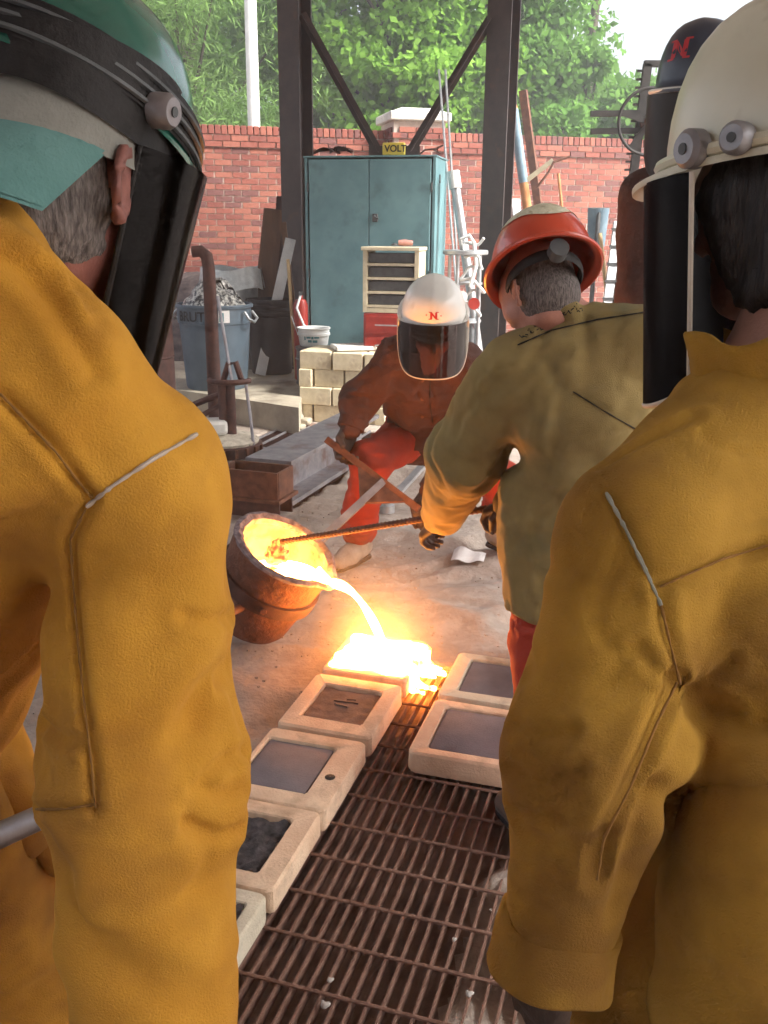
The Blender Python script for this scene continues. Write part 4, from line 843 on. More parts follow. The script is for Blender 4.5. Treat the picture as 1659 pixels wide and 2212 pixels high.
# volume shells added to give the pour a bloom halo, denser towards the middle
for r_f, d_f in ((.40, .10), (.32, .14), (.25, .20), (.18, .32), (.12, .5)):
    fm_ = bpy.data.materials.new('bloom halo'); fm_.use_nodes = True; N = fm_.node_tree.nodes
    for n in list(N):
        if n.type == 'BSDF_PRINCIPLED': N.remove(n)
    pv = N.new('ShaderNodeVolumePrincipled'); pv.inputs['Color'].default_value = (.9, .86, .82, 1); pv.inputs['Density'].default_value = d_f*HALO; fm_.node_tree.links.new(pv.outputs[0], N['Material Output'].inputs['Volume'])
    fc = ST(3.02, -.945, .13+.1*r_f); o = MB().lathe([(r_f*math.sin(t_), -r_f*math.cos(t_)) for t_ in np.linspace(0, math.pi, 19)], fc, n=32).build('halo_volume', fm_, base=fc, angle=180); o['kind'] = 'stuff'
# ------------------------------------------------------------------ people
def suede(name, c1, c2, c3, s3=3.0, r3=(.52, .78)):
    return mat(name, c1, c2, scale=9, rough=.95, bump=.65, bscale=420, c3=c3, s3=s3, r3=r3, sheen=.10, detail=10, ramp=(.28, .72), bdetail=5)
M['suede_l'] = suede('golden suede', (.50, .225, .016), (.68, .345, .036), (.32, .14, .018), 3.2, (.46, .64))
M['suede_r'] = suede('olive gold suede', (.36, .19, .016), (.50, .275, .032), (.24, .115, .012), 3.2, (.46, .64))
M['olive'] = suede('faded olive canvas', (.205, .148, .050), (.31, .232, .088), (.145, .138, .072), 4)
M['brown_leather'] = mat('brown leather', (.045, .017, .013), (.082, .031, .022), scale=7, rough=.9, bump=.9, bscale=120, c3=(.08, .03, .02), s3=3)
M['red_cloth'] = mat('red orange canvas', (.33, .026, .011), (.43, .045, .017), scale=6, rough=.95, bump=.5, bscale=220, c3=(.22, .016, .010), s3=3)
M['glove'] = mat('dark leather glove', (.04, .025, .02), (.09, .055, .04), scale=16, rough=.7, bump=.6, bscale=120)
M['boot'] = mat('tan suede boot', (.27, .22, .17), (.38, .32, .26), scale=14, rough=.9, bump=.5)
M['hat_white'] = mat('white helmet plastic', (.72, .73, .70), (.80, .81, .78), scale=7, rough=.25, c3=(.60, .60, .56), s3=9, r3=(.6, .75))
M['hat_cream'] = mat('cream helmet plastic', (.60, .57, .44), (.68, .65, .52), scale=6, rough=.3, c3=(.48, .45, .33), s3=10, r3=(.58, .7))
M['hat_green'] = mat('green helmet plastic', (.008, .075, .055), (.015, .115, .085), scale=9, rough=.22, coat=.5, c3=(.10, .17, .15), s3=16, r3=(.60, .70))
M['hat_navy'] = mat('navy helmet plastic', (.02, .028, .05), (.035, .045, .075), scale=7, rough=.3)
M['hat_red'] = mat('orange red helmet plastic', (.50, .045, .015), (.60, .07, .025), scale=6, rough=.28, coat=.3)
M['hat_patch'] = mat('cracked cream paint', (.58, .56, .40), (.74, .72, .58), scale=60, rough=.7, bump=.8, bscale=90, c3=(.40, .36, .22), s3=40, r3=(.55, .66))
M['shield_dark'] = tinted('smoked visor', (.40, .36, .36), .06, .06)
M['shield_black'] = mat('black visor', (.004, .005, .007), (.010, .011, .014), scale=14, rough=.38, spec=.3)
M['leather_black'] = mat('black leather', (.008, .007, .007), (.022, .019, .019), scale=20, rough=.65, bump=.5, spec=.3)
M['pale_trim'] = mat('pale trim', (.55, .50, .42), (.66, .60, .52), scale=12, rough=.6)
M['seam_pale'] = mat('pale piping', (.42, .34, .27), (.55, .48, .43), scale=40, rough=.8)
M['seam_grey'] = mat('grey piping', (.24, .24, .19), (.34, .35, .29), scale=40, rough=.8)
M['hair_dark'] = mat('dark hair', (.006, .005, .006), (.028, .022, .022), scale=160, rough=.45, stretch=(1, 1, .10), bump=1, bscale=260)
M['hair_grey'] = mat('grey stubble hair', (.055, .045, .042), (.20, .17, .16), scale=260, rough=.8, bump=1, bscale=300, stretch=(1, 1, .22))
M['teal_cap'] = mat('teal cap cloth', (.085, .20, .19), (.12, .25, .24), scale=12, rough=.9, bump=.4, bscale=220)
M['grey_cloth'] = mat('grey cloth', (.22, .22, .20), (.32, .32, .29), scale=9, rough=.9, bump=.4, bscale=200)
M['red_mark'] = mat('red emblem', (.45, .02, .03), rough=.4)
M['eye_white'] = mat('eye', (.6, .58, .55), rough=.2)
M['thread'] = mat('dark thread', (.20, .095, .018), (.30, .145, .03), scale=60, rough=.9)
Zu = V3(0, 0, 1)
def lerp(a, b, t): return np.asarray(a)*(1-t)+np.asarray(b)*t
def frame(F, tilt=0, roll=0):
    F = unit(F); R = unit(np.cross(F, Zu)); f = F*math.cos(tilt)-Zu*math.sin(tilt); u = np.cross(R, f)
    r2 = R*math.cos(roll)+u*math.sin(roll); u = u*math.cos(roll)-R*math.sin(roll); return r2, f, u
def head_prims(c, R, F, U, ears=True):
    p = [(c+U*.028-F*.018, c+U*.02+F*.03, .094, .083, {'flat': (R, .87)}), (c+F*.028-U*.05, c+F*.066-U*.096, .062, .040), (c-F*.035-U*.02, c-F*.03-U*.07, .066, .055),
         (c+F*.098+U*.004, c+F*.119-U*.034, .009, .0145, {'k': .015}), (c+F*.088+U*.028-R*.03, c+F*.088+U*.028+R*.03, .013, .013, {'k': .02}),
         (c+F*.094-U*.066-R*.016, c+F*.094-U*.066+R*.016, .0085, .0085, {'k': .01}), (c+F*.092-U*.08-R*.012, c+F*.092-U*.08+R*.012, .008, .008, {'k': .008}), (c+F*.078-U*.108, c+F*.084-U*.104, .018, .018, {'k': .02})]
    for s in (-1, 1):
        p.append((c+F*.07-U*.025+R*s*.036, c+F*.055-U*.04+R*s*.048, .026, .024))
        if ears:
            b = c+R*s*.082-F*.012-U*.012
            path = [(-.004, -.030), (.008, -.018), (.010, .0), (.006, .020), (-.006, .032), (-.020, .028), (-.026, .010), (-.022, -.010), (-.012, -.026)]
            q = [b+F*x+U*z+R*s*(.004-.55*x) for x, z in path]
            for i in range(len(q)-1): p.append((q[i], q[i+1], .0055, .0055, {'k': .006}))
            p.append((b-U*.03-F*.006+R*s*.006, b-U*.034-F*.006+R*s*.006, .0085, .0075, {'k': .006})); p.append((b-F*.004+R*s*.002, b-F*.010+U*.01+R*s*.006, .013, .012, {'k': .01, 'flat': (R, .45)}))
    for s in (-1, 1): p.append((c+F*.098+U*.004+R*s*.031, c+F*.1+U*.004+R*s*.033, .012, .012, {'sub': True}))
    return p
def hand_prims(w, d, n, side, curl=1.0, sc=1.0, spread=.012):
    """w wrist, d direction of the palm, n palm normal (towards the gripped thing), side +1/-1 gives thumb side"""
    d = unit(d); n = unit(n-d*(n@d)); a = np.cross(d, n)*side; P = []; k0 = w+d*.085*sc
    for j in (-1.5, -.5, .5, 1.5): P.append((w+a*j*.011*sc, k0+a*j*.019*sc, .017*sc, .013*sc, {'k': .012}))
    for i, j in enumerate((-1.5, -.5, .5, 1.5)):
        L = (.028, .034, .036, .032)[i]*sc; b = k0+a*j*.020*sc; ang = 0; q = b
        for s in range(3):
            ang += curl*(.55, .75, .6)[s]; nx = q+(d*math.cos(ang)+n*math.sin(ang)+a*j*.03)*L*(1, .8, .65)[s]; P.append((q, nx, .0105*sc-.0008*s, .0098*sc-.001*s, {'k': .003})); q = nx
    t0 = w+d*.025*sc+a*.026*sc; t1 = t0+(d*.6+a*.6+n*.5)*.042*sc; t2 = t1+(d*.7-a*.1*curl+n*.75)*.034*sc; P += [(t0, t1, .014*sc, .0125*sc, {'k': .008}), (t1, t2, .0118*sc, .010*sc, {'k': .004})]
    return P
def torso_prims(J, rs=(.085, .125, .13, .135, .15), fs=(0, .30, .62, 1.0, 1.28), inn=(.34, .42, .46, .42, .36), k=.05):
    ml = []; 
    for f, r, i in zip(fs, rs, inn):
        l = lerp(J['sL'], J['hL'], f); q = lerp(J['sR'], J['hR'], f); ml.append((lerp(l, q, i), lerp(q, l, i), r))
    P = [(l, q, r, r) for l, q, r in ml]
    for (l0, q0, r0), (l1, q1, r1) in zip(ml[:-1], ml[1:]): P += [(l0, l1, r0, r1), (q0, q1, r0, r1), ((l0+q0)/2, (l1+q1)/2, r0, r1)]
    for s in ('sL', 'sR'): P.append((J[s], J['neck']+(J[s]-J['neck'])*.25+Zu*-.01, .075, .06))
    return P
def boots(J, root, m, F):
    for s in ('L', 'R'):
        a = J['a'+s]; g_ = V3(a[0], a[1], 0); f = J.get('f'+s, F)
        V, Q = sdf([(g_+Zu*.24, g_+Zu*.09, .062, .058), (g_+Zu*.07-f*.03, g_+f*.10+Zu*.055, .055, .05), (g_+f*.10+Zu*.052, g_+f*.19+Zu*.045, .05, .04)], .011, .03, cuts=[(g_+Zu*.012, -Zu), (g_+Zu*.25, Zu)])
        o = link_mesh('boot', mesh_np('boot', V, Q), m, root, angle=180)
        V, Q = sdf([(g_+Zu*.012-f*.03, g_+Zu*.012+f*.1, .050, .046), (g_+f*.10+Zu*.012, g_+f*.19+Zu*.012, .046, .037)], .009, .02, cuts=[(g_+Zu*.003, -Zu), (g_+Zu*.026, Zu)])
        link_mesh('sole', mesh_np('sole', V, Q), M['black_rubber'], o, angle=40)
def trousers(J, root, m, r=(.105, .085, .075), h=.012, wr=.006, top=None):
    P = [(lerp(J['hL'], J['hR'], .2), lerp(J['hR'], J['hL'], .2), .115, .115), (J['hL']+Zu*.1, J['hR']+Zu*.1, .10, .10)]
    for s in ('L', 'R'): P += [(J['h'+s], J['k'+s], r[0], r[1]), (J['k'+s], J['a'+s]+Zu*.08, r[1], r[2])]
    c = Cloth(P, h, .05, cuts=[(Zu*.07, -Zu)]); c.wrinkle(wr, 7, stretch=1.8, seed=2); c.wrinkle(wr*.8, 11, axis=(.3, .2, 1), stretch=2.2, seed=5); c.folds(wr*1.5, 8, axis=(.2, .1, 1), stretch=1.8, seed=9); c.build('trousers', m, root); return c
def body(J, root, head, h=.010, skin=None):
    R, F, U = J['frame']; c = J['head']; P = list(head)
    P += [(c-F*.03-U*.07, J['neck'], .056, .064), (J['neck'], J['sL'], .05, .05), (J['neck'], J['sR'], .05, .05), (J['neck'], lerp(J['neck'], lerp(J['hL'], J['hR'], .5), .5), .06, .06), (lerp(J['neck'], lerp(J['hL'], J['hR'], .5), .5), lerp(J['hL'], J['hR'], .5), .06, .09)]
    for s in ('L', 'R'): P += [(J['s'+s], J['e'+s], .042, .036), (J['e'+s], J['w'+s], .036, .026), (J['w'+s], J['w'+s]+J['d'+s]*.07, .022, .02), (J['h'+s], J['k'+s], .06, .045), (J['k'+s], J['a'+s], .045, .032)]
    isub = lambda p: len(p) > 4 and bool(p[4].get('sub')); subs = [p for p in P if isub(p)]; P = [p for p in P if not isub(p)]
    V, Q = sdf(P+subs, h, .025); return link_mesh('body', mesh_np('body', V, Q), skin or M['skin'], root, angle=180)
def gloves(J, root, m, h=.006, sc=1.1):
    for s, sd_ in (('L', -1), ('R', 1)):
        w = J['w'+s]; d = J['d'+s]; n = J.get('n'+s, -Zu); P = hand_prims(w, d, n, J.get('t'+s, sd_), J.get('c'+s, .8), sc); P.append((w+d*.02, w-unit(d)*.07, .03, .046, {'k': .02}))
        V, Q = sdf(P, h, .02); link_mesh('glove', mesh_np('glove', V, Q), m, root, angle=180)
def eyes(J, root):
    R, F, U = J['frame']; c = J['head']
    for s in (-1, 1):
        q = c+F*.089+U*.004+R*s*.031; mb = MB().lathe([(.0115*math.sin(t), -.0115*math.cos(t)) for t in np.linspace(0, math.pi, 9)], q, n=12); mb.build('eye', M['eye_white'], root)
def hard_hat(root, C, fr, m, a=.140, b=.118, h=.135, brim=.016, peak=.03, ridge=.003, name='hard_hat', n=56):
    R, F, U = fr; lo = []
    def loop(th, off, s=1):
        out = []
        for i in range(n):
            p = 2*math.pi*i/n; x = math.cos(p); y = math.sin(p); cs = math.cos(th)**.70; sn = math.sin(th)
            X, Y_ = (b+off)*x*cs, (a+off)*y*cs; Zv = (h+off)*sn+(ridge*math.exp(-(X/.02)**2)*min(1, sn*2) if s > 0 else 0)
            out.append(C+R*X+F*Y_+U*Zv)
        return out
    def brl(w, dz):
        out = []
        for i in range(n):
            p = 2*math.pi*i/n; x = math.cos(p); y = math.sin(p); e = w*(brim+peak*max(0, y)**3); out.append(C+R*(b+e)*x+F*(a+e)*y+U*(dz-.25*e*w))
        return out
    T = [R_(t) for t in (88, 80, 70, 60, 50, 40, 30, 20, 10, 2)]
    lo = [loop(t, -.004, -1) for t in T]+[brl(.2, -.006), brl(.98, -.006), brl(1, -.002), brl(.98, .002), brl(.12, .004)]+[loop(t, 0) for t in T[::-1]]
    o = loft(lo).build(name, m, root, angle=50); return o
def on_dome(root, hat, C, fr, polys, m, name, off=.0015):
    """lay flat shapes (front-facing polygons in metres, x right, y up) onto the front of a dome"""
    R, F, U = fr; me = hat.data; Mx = MW[hat.name]; b = BVHTree.FromPolygons([Mx @ v.co for v in me.vertices], [tuple(p.vertices) for p in me.polygons]); mb = MB()
    for poly, dirv in polys:
        pts = []
        rt = unit(np.cross(U, dirv)); up = U
        for (x, y) in poly:
            s_ = C+dirv*.4+rt*x+up*y; hit = b.ray_cast(Vector(s_), Vector(-dirv))
            if hit[0] is None: pts = []; break
            pts.append(np.array(hit[0])+np.array(hit[1])*off)
        if pts: mb.add(pts, [tuple(range(len(pts)))])
    if mb.v: return mb.build(name, m, hat, smooth=False, fix=False)
def face_shield(root, C, fr, m, r=.15, ht=.25, A=1.35, off=.0, z0=.0, flare=.0, edge=None, nm='face_shield', th=.003, tilt=0.0, corner=.30):
    R, F, U = fr; f2 = F*math.cos(tilt)+U*math.sin(tilt); u2 = np.cross(R, f2)
    def pt(u, v, o=0):
        a = (u-.5)*2*A; k = abs(u-.5)*2; hh = ht*(1-corner*k**4); rr = r+o+flare*v
        return C+R*rr*math.sin(a)+f2*(rr*math.cos(a)+off)-u2*(z0+hh*v)
    nu, nv = 30, 10; P = [pt(i/(nu-1), j/(nv-1), o) for o in (0, -th) for j in range(nv) for i in range(nu)]; N_ = nu*nv; Fc = []
    for o in (0, 1):
        for j in range(nv-1):
            for i in range(nu-1):
                q = (o*N_+j*nu+i, o*N_+j*nu+i+1, o*N_+(j+1)*nu+i+1, o*N_+(j+1)*nu+i); Fc.append(q if o == 0 else q[::-1])
    bd = [j*nu for j in range(nv)]+[(nv-1)*nu+i for i in range(1, nu)]+[j*nu+nu-1 for j in range(nv-2, -1, -1)]+[i for i in range(nu-2, 0, -1)]
    for a, b_ in zip(bd, bd[1:]+bd[:1]): Fc.append((a, b_, b_+N_, a+N_))
    o = MB().add(P, Fc).build(nm, m, root, angle=60)
    if edge is not None:
        e = [pt(0, j/9, -th/2) for j in range(10)]+[pt(i/29, 1, -th/2) for i in range(1, 30)]+[pt(1, 1-j/9, -th/2) for j in range(1, 10)]
        MB().tube(e, .0032, n=8).build('visor_edge', edge, o)
    return o
def strip(pts, r, m, root, name, off=.002, c=None, flat=None):
    if len(pts) < 2: return
    pts = [p-unit(p-CP)*off for p in pts]; rr_ = random.Random(len(pts)); return MB().tube(pts, [r*rr_.uniform(.45, 1.1) for _ in pts], n=6, flat=flat).build(name, m, root)
def letter_N(cx, cy, s, dirv):
    w = s*.30; P = []
    P.append(([(cx-s*.5, cy-s*.5), (cx-s*.5+w, cy-s*.5), (cx-s*.5+w, cy+s*.5), (cx-s*.5, cy+s*.5)], dirv)); P.append(([(cx+s*.5-w, cy-s*.5), (cx+s*.5, cy-s*.5), (cx+s*.5, cy+s*.5), (cx+s*.5-w, cy+s*.5)], dirv))
    P.append(([(cx-s*.5+w*.98, cy+s*.5), (cx-s*.5+w*.98, cy+s*.08), (cx+s*.5-w*.98, cy-s*.5), (cx+s*.5-w*.98, cy-s*.08)], dirv))
    for sx in (-1, 1): P.append(([(cx+sx*s*.5-s*.22, cy-s*.62), (cx+sx*s*.5+s*.22, cy-s*.62), (cx+sx*s*.5+s*.22, cy-s*.5), (cx+sx*s*.5-s*.22, cy-s*.5)], dirv)); P.append(([(cx+sx*s*.5-s*.22, cy+s*.5), (cx+sx*s*.5+s*.22, cy+s*.5), (cx+sx*s*.5+s*.22, cy+s*.62), (cx+sx*s*.5-s*.22, cy+s*.62)], dirv))
    return P

def collar(root, c, R, F, r0, r1, h, m, slope=0.0, lean=(0, 0, 0), gap=.35, wob=.004, name='collar', thick=.006, ph=0.0):
    def pt(u, v, o):
        a = math.pi/2+gap+(2*math.pi-2*gap)*u; r = (r0+(r1-r0)*v)*(1+.05*math.sin(3*a+ph))+o+wob*math.sin(11*a+4*v+ph)
        return c+np.asarray(lean)*v+R*r*math.cos(a)+F*r*math.sin(a)*.95+Zu*(h*v*(1+.12*math.sin(5*a+ph))-slope*math.sin(a)-.012*abs(v-.5))
    nu, nv = 56, 7; P = [pt(i/(nu-1), j/(nv-1), o) for o in (0, -thick) for j in range(nv) for i in range(nu)]; N_ = nu*nv; Fc = []
    for o in (0, 1):
        for j in range(nv-1):
            for i in range(nu-1): q = (o*N_+j*nu+i, o*N_+j*nu+i+1, o*N_+(j+1)*nu+i+1, o*N_+(j+1)*nu+i); Fc.append(q if o == 0 else q[::-1])
    bd = [j*nu for j in range(nv)]+[(nv-1)*nu+i for i in range(1, nu)]+[j*nu+nu-1 for j in range(nv-2, -1, -1)]+[i for i in range(nu-2, 0, -1)]
    for a, b_ in zip(bd, bd[1:]+bd[:1]): Fc.append((a, b_, b_+N_, a+N_))
    return MB().add(P, Fc).build(name, m, root, angle=180)
# ---- squatting worker facing us, brown leather jacket, red trousers, white helmet
def worker_center():
    F = unit((-.04, -1, 0)); fr = frame(F, .50); hc_ = PX(936, 690, Y=4.05)-V3(0, 0, .045)
    J = dict(head=hc_, frame=fr, neck=PX(925, 790, Y=4.24), sR=PX(858, 772, Y=4.26), sL=PX(1000, 785, Y=4.30), eR=PX(778, 862, Y=4.30), eL=PX(1040, 900, Y=4.22), wR=PX(757, 925, Y=4.24), wL=PX(930, 1060, Y=4.02),
             hR=PX(880, 945, Y=4.52), hL=PX(975, 950, Y=4.55), kR=PX(800, 995, Y=4.22), kL=PX(1085, 1040, Y=4.35), aR=PX(775, 1165, Y=4.42), aL=PX(1080, 1130, Y=4.60), dR=unit((-.30, -.35, -.9)), dL=unit((-.2, -.5, -.6)), nR=unit((.6, -.6, .1)), cR=1.25, cL=1.2, fR=unit((-.5, -.85, 0)), fL=unit((.5, -.8, 0)))
    J['aR'] = V3(J['aR'][0], 4.42, .09); J['aL'] = V3(J['aL'][0], 4.62, .09)
    t = thing('person', 'person in white helmet, brown leather jacket and red trousers bracing the ladle handle', 'person', V3((J['aR'][0]+J['aL'][0])/2, 4.5, 0), group='foundry workers')
    body(J, t, head_prims(J['head'], *fr), .009); eyes(J, t)
    P = torso_prims(J, rs=(.085, .125, .125, .115, .11), fs=(0, .3, .62, .92, 1.05), inn=(.25, .22, .20, .18, .16)); 
    P += [(J['sR'], J['eR'], .088, .085), (J['eR'], J['wR'], .085, .058), (J['sL'], J['eL'], .088, .08), (J['eL'], J['wL'], .078, .055)]
    for i in range(9): a = 2*math.pi*i/9; b = 2*math.pi*(i+1)/9; n0 = J['neck']+V3(0, -.01, .045); P.append((n0+V3(.075*math.cos(a), .065*math.sin(a), 0), n0+V3(.075*math.cos(b), .065*math.sin(b), 0), .020, .020, {'k': .02}))
    c = Cloth(P, .0105, .04); c.wrinkle(.010, 6, axis=(.5, 0, 1), stretch=1.6, seed=1); c.wrinkle(.011, 10, axis=(1, 0, .6), stretch=.7, seed=4, ridged=True)
    for k in range(4): c.crease([(745+10*k, 835+18*k), (800, 845+16*k)], .010, .012)
    c.folds(.011, 7, axis=(.4, .2, 1), stretch=1.7, seed=3); c.folds(.008, 13, axis=(1, 0, .3), stretch=.6, seed=7)
    pl = c.crease([(930, 800), (928, 870), (935, 915)], .006, .010); c.build('jacket', M['brown_leather'], t)
    for v in (822, 862, 900):
        q = c.project([(912, v)]); 
        if q: MB().lathe([(0, -.004), (.009, -.004), (.009, .003), (0, .006)], q[0], n=10, rot=Matrix.Rotation(math.pi/2, 3, 'X')).build('button', M['rust'], t)
    collar(t, J['neck']+V3(0, -.015, .03), fr[0], unit(V3(fr[1][0], fr[1][1], 0)), .080, .092, .050, M['brown_leather'], slope=.0, gap=.02, lean=V3(0, -.02, 0))
    for (a_, b_, r_) in ((J['eR'], J['wR'], .066), (J['eL'], J['wL'], .062)):
        d_ = unit(b_-a_); MB().tube([b_-d_*.05, b_-d_*.045, b_+d_*.0, b_+d_*.006], [r_*.9, r_, r_*.98, r_*.85], n=20).build('cuff', M['brown_leather'], t)
    hp = lerp(J['hL'], J['hR'], .5)+Zu*.02; lo = []
    for k_, (dz, e_) in enumerate(((.10, -.012), (.06, .004), (.0, .010), (-.035, .012), (-.037, .004))): lo.append([hp+V3(0, -.02, dz)+V3((.205+e_)*math.cos(p)+.004*math.sin(9*p), (.150+e_)*math.sin(p)+.004*math.cos(7*p), .008*math.sin(4*p)) for p in np.linspace(0, 2*math.pi, 49)[:-1]])
    loft(lo, cap0=False, cap1=False).build('jacket_hem', M['brown_leather'], t, angle=180)
    strip(pl, .003, M['leather_black'], t, 'placket', .001)
    trousers(J, t, M['red_cloth'], (.115, .095, .092)); boots(J, t, M['boot'], F); gloves(J, t, M['glove'], .006, 1.4)
    hf = frame(F, .62); C = PX(936, 680, Y=4.0); hat = hard_hat(t, C, hf, M['hat_white'], a=.150, b=.137, h=.165, brim=.010, peak=.012)
    dv = unit(hf[1]*.90+hf[2]*.44); on_dome(t, hat, C, hf, letter_N(0, .040, .028, dv)+[([(-.032, .040), (.032, .037), (.032, .042), (-.032, .045)], dv)], M['red_mark'], 'emblem')
    MB().tube([C+hf[0]*.142*math.cos(p)+hf[1]*.152*math.sin(p)+hf[2]*.012 for p in np.linspace(.0, 2*math.pi, 49)], .011, n=8, cap=False).build('rim_band', M['hat_white'], hat)
    for s in (-1, 1): MB().lathe([(0, 0), (.026, 0), (.026, .012), (.018, .02), (0, .02)], C+hf[0]*s*.148+hf[1]*.04, n=16, rot=Matrix.Rotation(s*math.pi/2, 3, 'Y')).build('pivot_knob', M['hat_white'], hat)
    sf = frame(F, .12); face_shield(hat, C+hf[1]*.015-hf[2]*.005, sf, M['shield_dark'], r=.152, ht=.225, A=1.45, edge=M['pale_trim'], corner=.62)
    return J
# ---- worker in olive jacket seen from behind, holding the skimming rod
def worker_olive():
    F = unit((-.52, .85, 0)); fr = frame(F, .55); 
    J = dict(head=PX(1160, 628, Y=2.45), frame=fr, neck=PX(1215, 690, Y=2.42), sL=PX(1105, 805, Y=2.42), sR=PX(1385, 735, Y=2.36), eL=PX(1005, 985, Y=2.62), eR=PX(1440, 980, Y=2.62), wL=PX(955, 1118, Y=2.96), wR=PX(1110, 1085, Y=2.70),
             hL=PX(1190, 1120, Y=2.50), hR=PX(1370, 1120, Y=2.46), kL=V3(.46, 2.42, .50), kR=V3(.80, 2.42, .50), aL=V3(.46, 2.12, .09), aR=V3(.82, 2.26, .09), dL=unit((-.42, .45, -.5)), dR=unit((-.5, .6, -.35)), nL=unit((.3, .3, -.9)), nR=unit((0, .3, -1)), cL=1.25, cR=1.25)
    t = thing('person', 'person in faded olive jacket and orange red helmet holding the skimming rod', 'person', V3(.62, 2.2, 0), group='foundry workers')
    body(J, t, head_prims(J['head'], *fr), .0085); eyes(J, t)
    P = torso_prims(J, rs=(.085, .125, .12, .125, .14, .15), fs=(0, .3, .62, 1.0, 1.35, 1.62), inn=(.28, .34, .38, .34, .28, .26))
    P += [(J['sL'], J['eL'], .095, .105), (J['eL'], J['wL']+unit(J['eL']-J['wL'])*.03, .105, .072), (J['sR'], J['eR'], .09, .085), (J['eR'], J['wR'], .085, .06)]
    P += [(J['hL']+V3(-.03, 0, .05), V3(J['hL'][0]+.01, J['hL'][1]-.05, .5), .12, .135), (J['hR'], V3(J['hR'][0], J['hR'][1]-.06, .5), .13, .17)]
    nb_ = J['neck']
    for i in range(10):
        a = 2*math.pi*i/10; b = 2*math.pi*(i+1)/10; n0 = nb_+Zu*.035+F*.01; P.append((n0+V3(.075*math.cos(a), .075*math.sin(a), -.02*math.cos(a)), n0+V3(.075*math.cos(b), .075*math.sin(b), -.02*math.cos(b)), .022, .022, {'k': .02}))
    c = Cloth(P, .0095, .045, cuts=[(PX(1130, 1332, Y=2.4), -Zu)]); c.wrinkle(.007, 5, axis=(.2, 0, 1), stretch=.5, seed=3); c.wrinkle(.006, 10, axis=(.5, .2, 1), stretch=1.5, seed=8); c.wrinkle(.004, 15, axis=(.7, 0, .4), stretch=.4, seed=11, ridged=True); c.folds(.009, 5, axis=(.35, .1, 1), stretch=.35, seed=2, width=.10); c.folds(.005, 10, axis=(1, 0, .5), stretch=.5, seed=6, width=.10)
    c.crease([(1060, 850), (1090, 800), (1125, 735), (1160, 715)], .004, .012)
    s1 = c.crease([(1118, 745), (1192, 713), (1290, 690), (1407, 672)], .004, .007, .003); s2 = c.crease([(1238, 846), (1300, 885), (1375, 928)], .004, .006); s3 = c.crease([(1040, 860), (1060, 830), (1080, 790)], .006, .012)
    c.crease([(1180, 780), (1210, 850), (1200, 950), (1180, 1030)], .009, .022); c.crease([(1100, 960), (1075, 1010), (1040, 1060)], .010, .018); c.crease([(1150, 1110), (1170, 1220), (1165, 1310)], .007, .02)
    c.relax(1); c.build('jacket', M['olive'], t); strip(s1, .0022, M['leather_black'], t, 'yoke_seam', .0); strip(s2, .0018, M['leather_black'], t, 'back_seam', .0)
    rr2 = random.Random(5); mk = MB()
    for i_ in range(22):
        x0_, y0_ = 1122+i_*6.2, 722-i_*2.9+rr2.uniform(-9, 9); q_ = c.project([(x0_, y0_), (x0_+rr2.uniform(2, 7), y0_+rr2.uniform(-9, 9)), (x0_+rr2.uniform(5, 11), y0_+rr2.uniform(-6, 6))])
        if len(q_) == 3: mk.tube(q_, .0016, n=4)
    o_ = mk.build('yoke_scribble', M['leather_black'], t, smooth=False); o_['kind'] = 'stuff'
    trousers(J, t, M['red_cloth'], (.115, .095, .085)); boots(J, t, M['glove'], F); gloves(J, t, M['glove'])
    hf = frame(unit((-.12, .99, 0)), .62, .0); C = PX(1172, 585, Y=2.42); hat = hard_hat(t, C, hf, M['hat_red'], a=.150, b=.128, h=.150, brim=.016, peak=.022)
    MB().tube([C+hf[0]*.1435*math.cos(p)+hf[1]*(.166+.022*max(0, math.sin(p))**3-.0005)*math.sin(p)+hf[2]*-.005 for p in np.linspace(0, 2*math.pi, 49)], .006, n=8, cap=False).build('brim_edge', M['hat_red'], hat)
    # cracked cream patch over the crown: a skin just proud of the dome
    R, Fv, U = hf; mb = MB(); nu, nv = 40, 12
    def pp(u, v):
        p = 2*math.pi*u; edge = R_(42+10*math.sin(p-.6)+8*math.sin(2*p+2.6)+4*math.sin(5*p)); th = edge+(R_(88)-edge)*v; cs = math.cos(th)**.70; sn = math.sin(th); X, Yv = (.128+.0018)*math.cos(p)*cs, (.150+.0018)*math.sin(p)*cs
        return C+R*X+Fv*Yv+U*((.150+.0018)*sn+.003*math.exp(-(X/.02)**2)*min(1, sn*2))
    mb.grid(pp, nu, nv).build('crown_patch', M['hat_patch'], hat, angle=180, fix=False)
    MB().tube([C+hf[0]*.090*math.cos(p)+hf[1]*.115*math.sin(p)-hf[2]*.028 for p in np.linspace(math.pi*.9, math.pi*2.1, 20)], .016, n=8, flat=.35).build('headband', M['leather_black'], hat)
    q = C-hf[1]*.122-hf[2]*.028; MB().tube([q+hf[1]*.01, q-hf[1]*.022], .024, n=14).build('ratchet_knob', M['dark_grey'], hat)
    hd = J['head']; V, Q = sdf([(hd+fr[2]*.01-fr[1]*.022, hd-fr[2]*.03-fr[1]*.035, .096, .085, {'flat': (fr[0], .9)})], .009, .02, cuts=[(hd+fr[1]*.012, fr[1])]); link_mesh('hair', mesh_np('hair', V, Q), M['hair_grey'], t, angle=180)
    return J
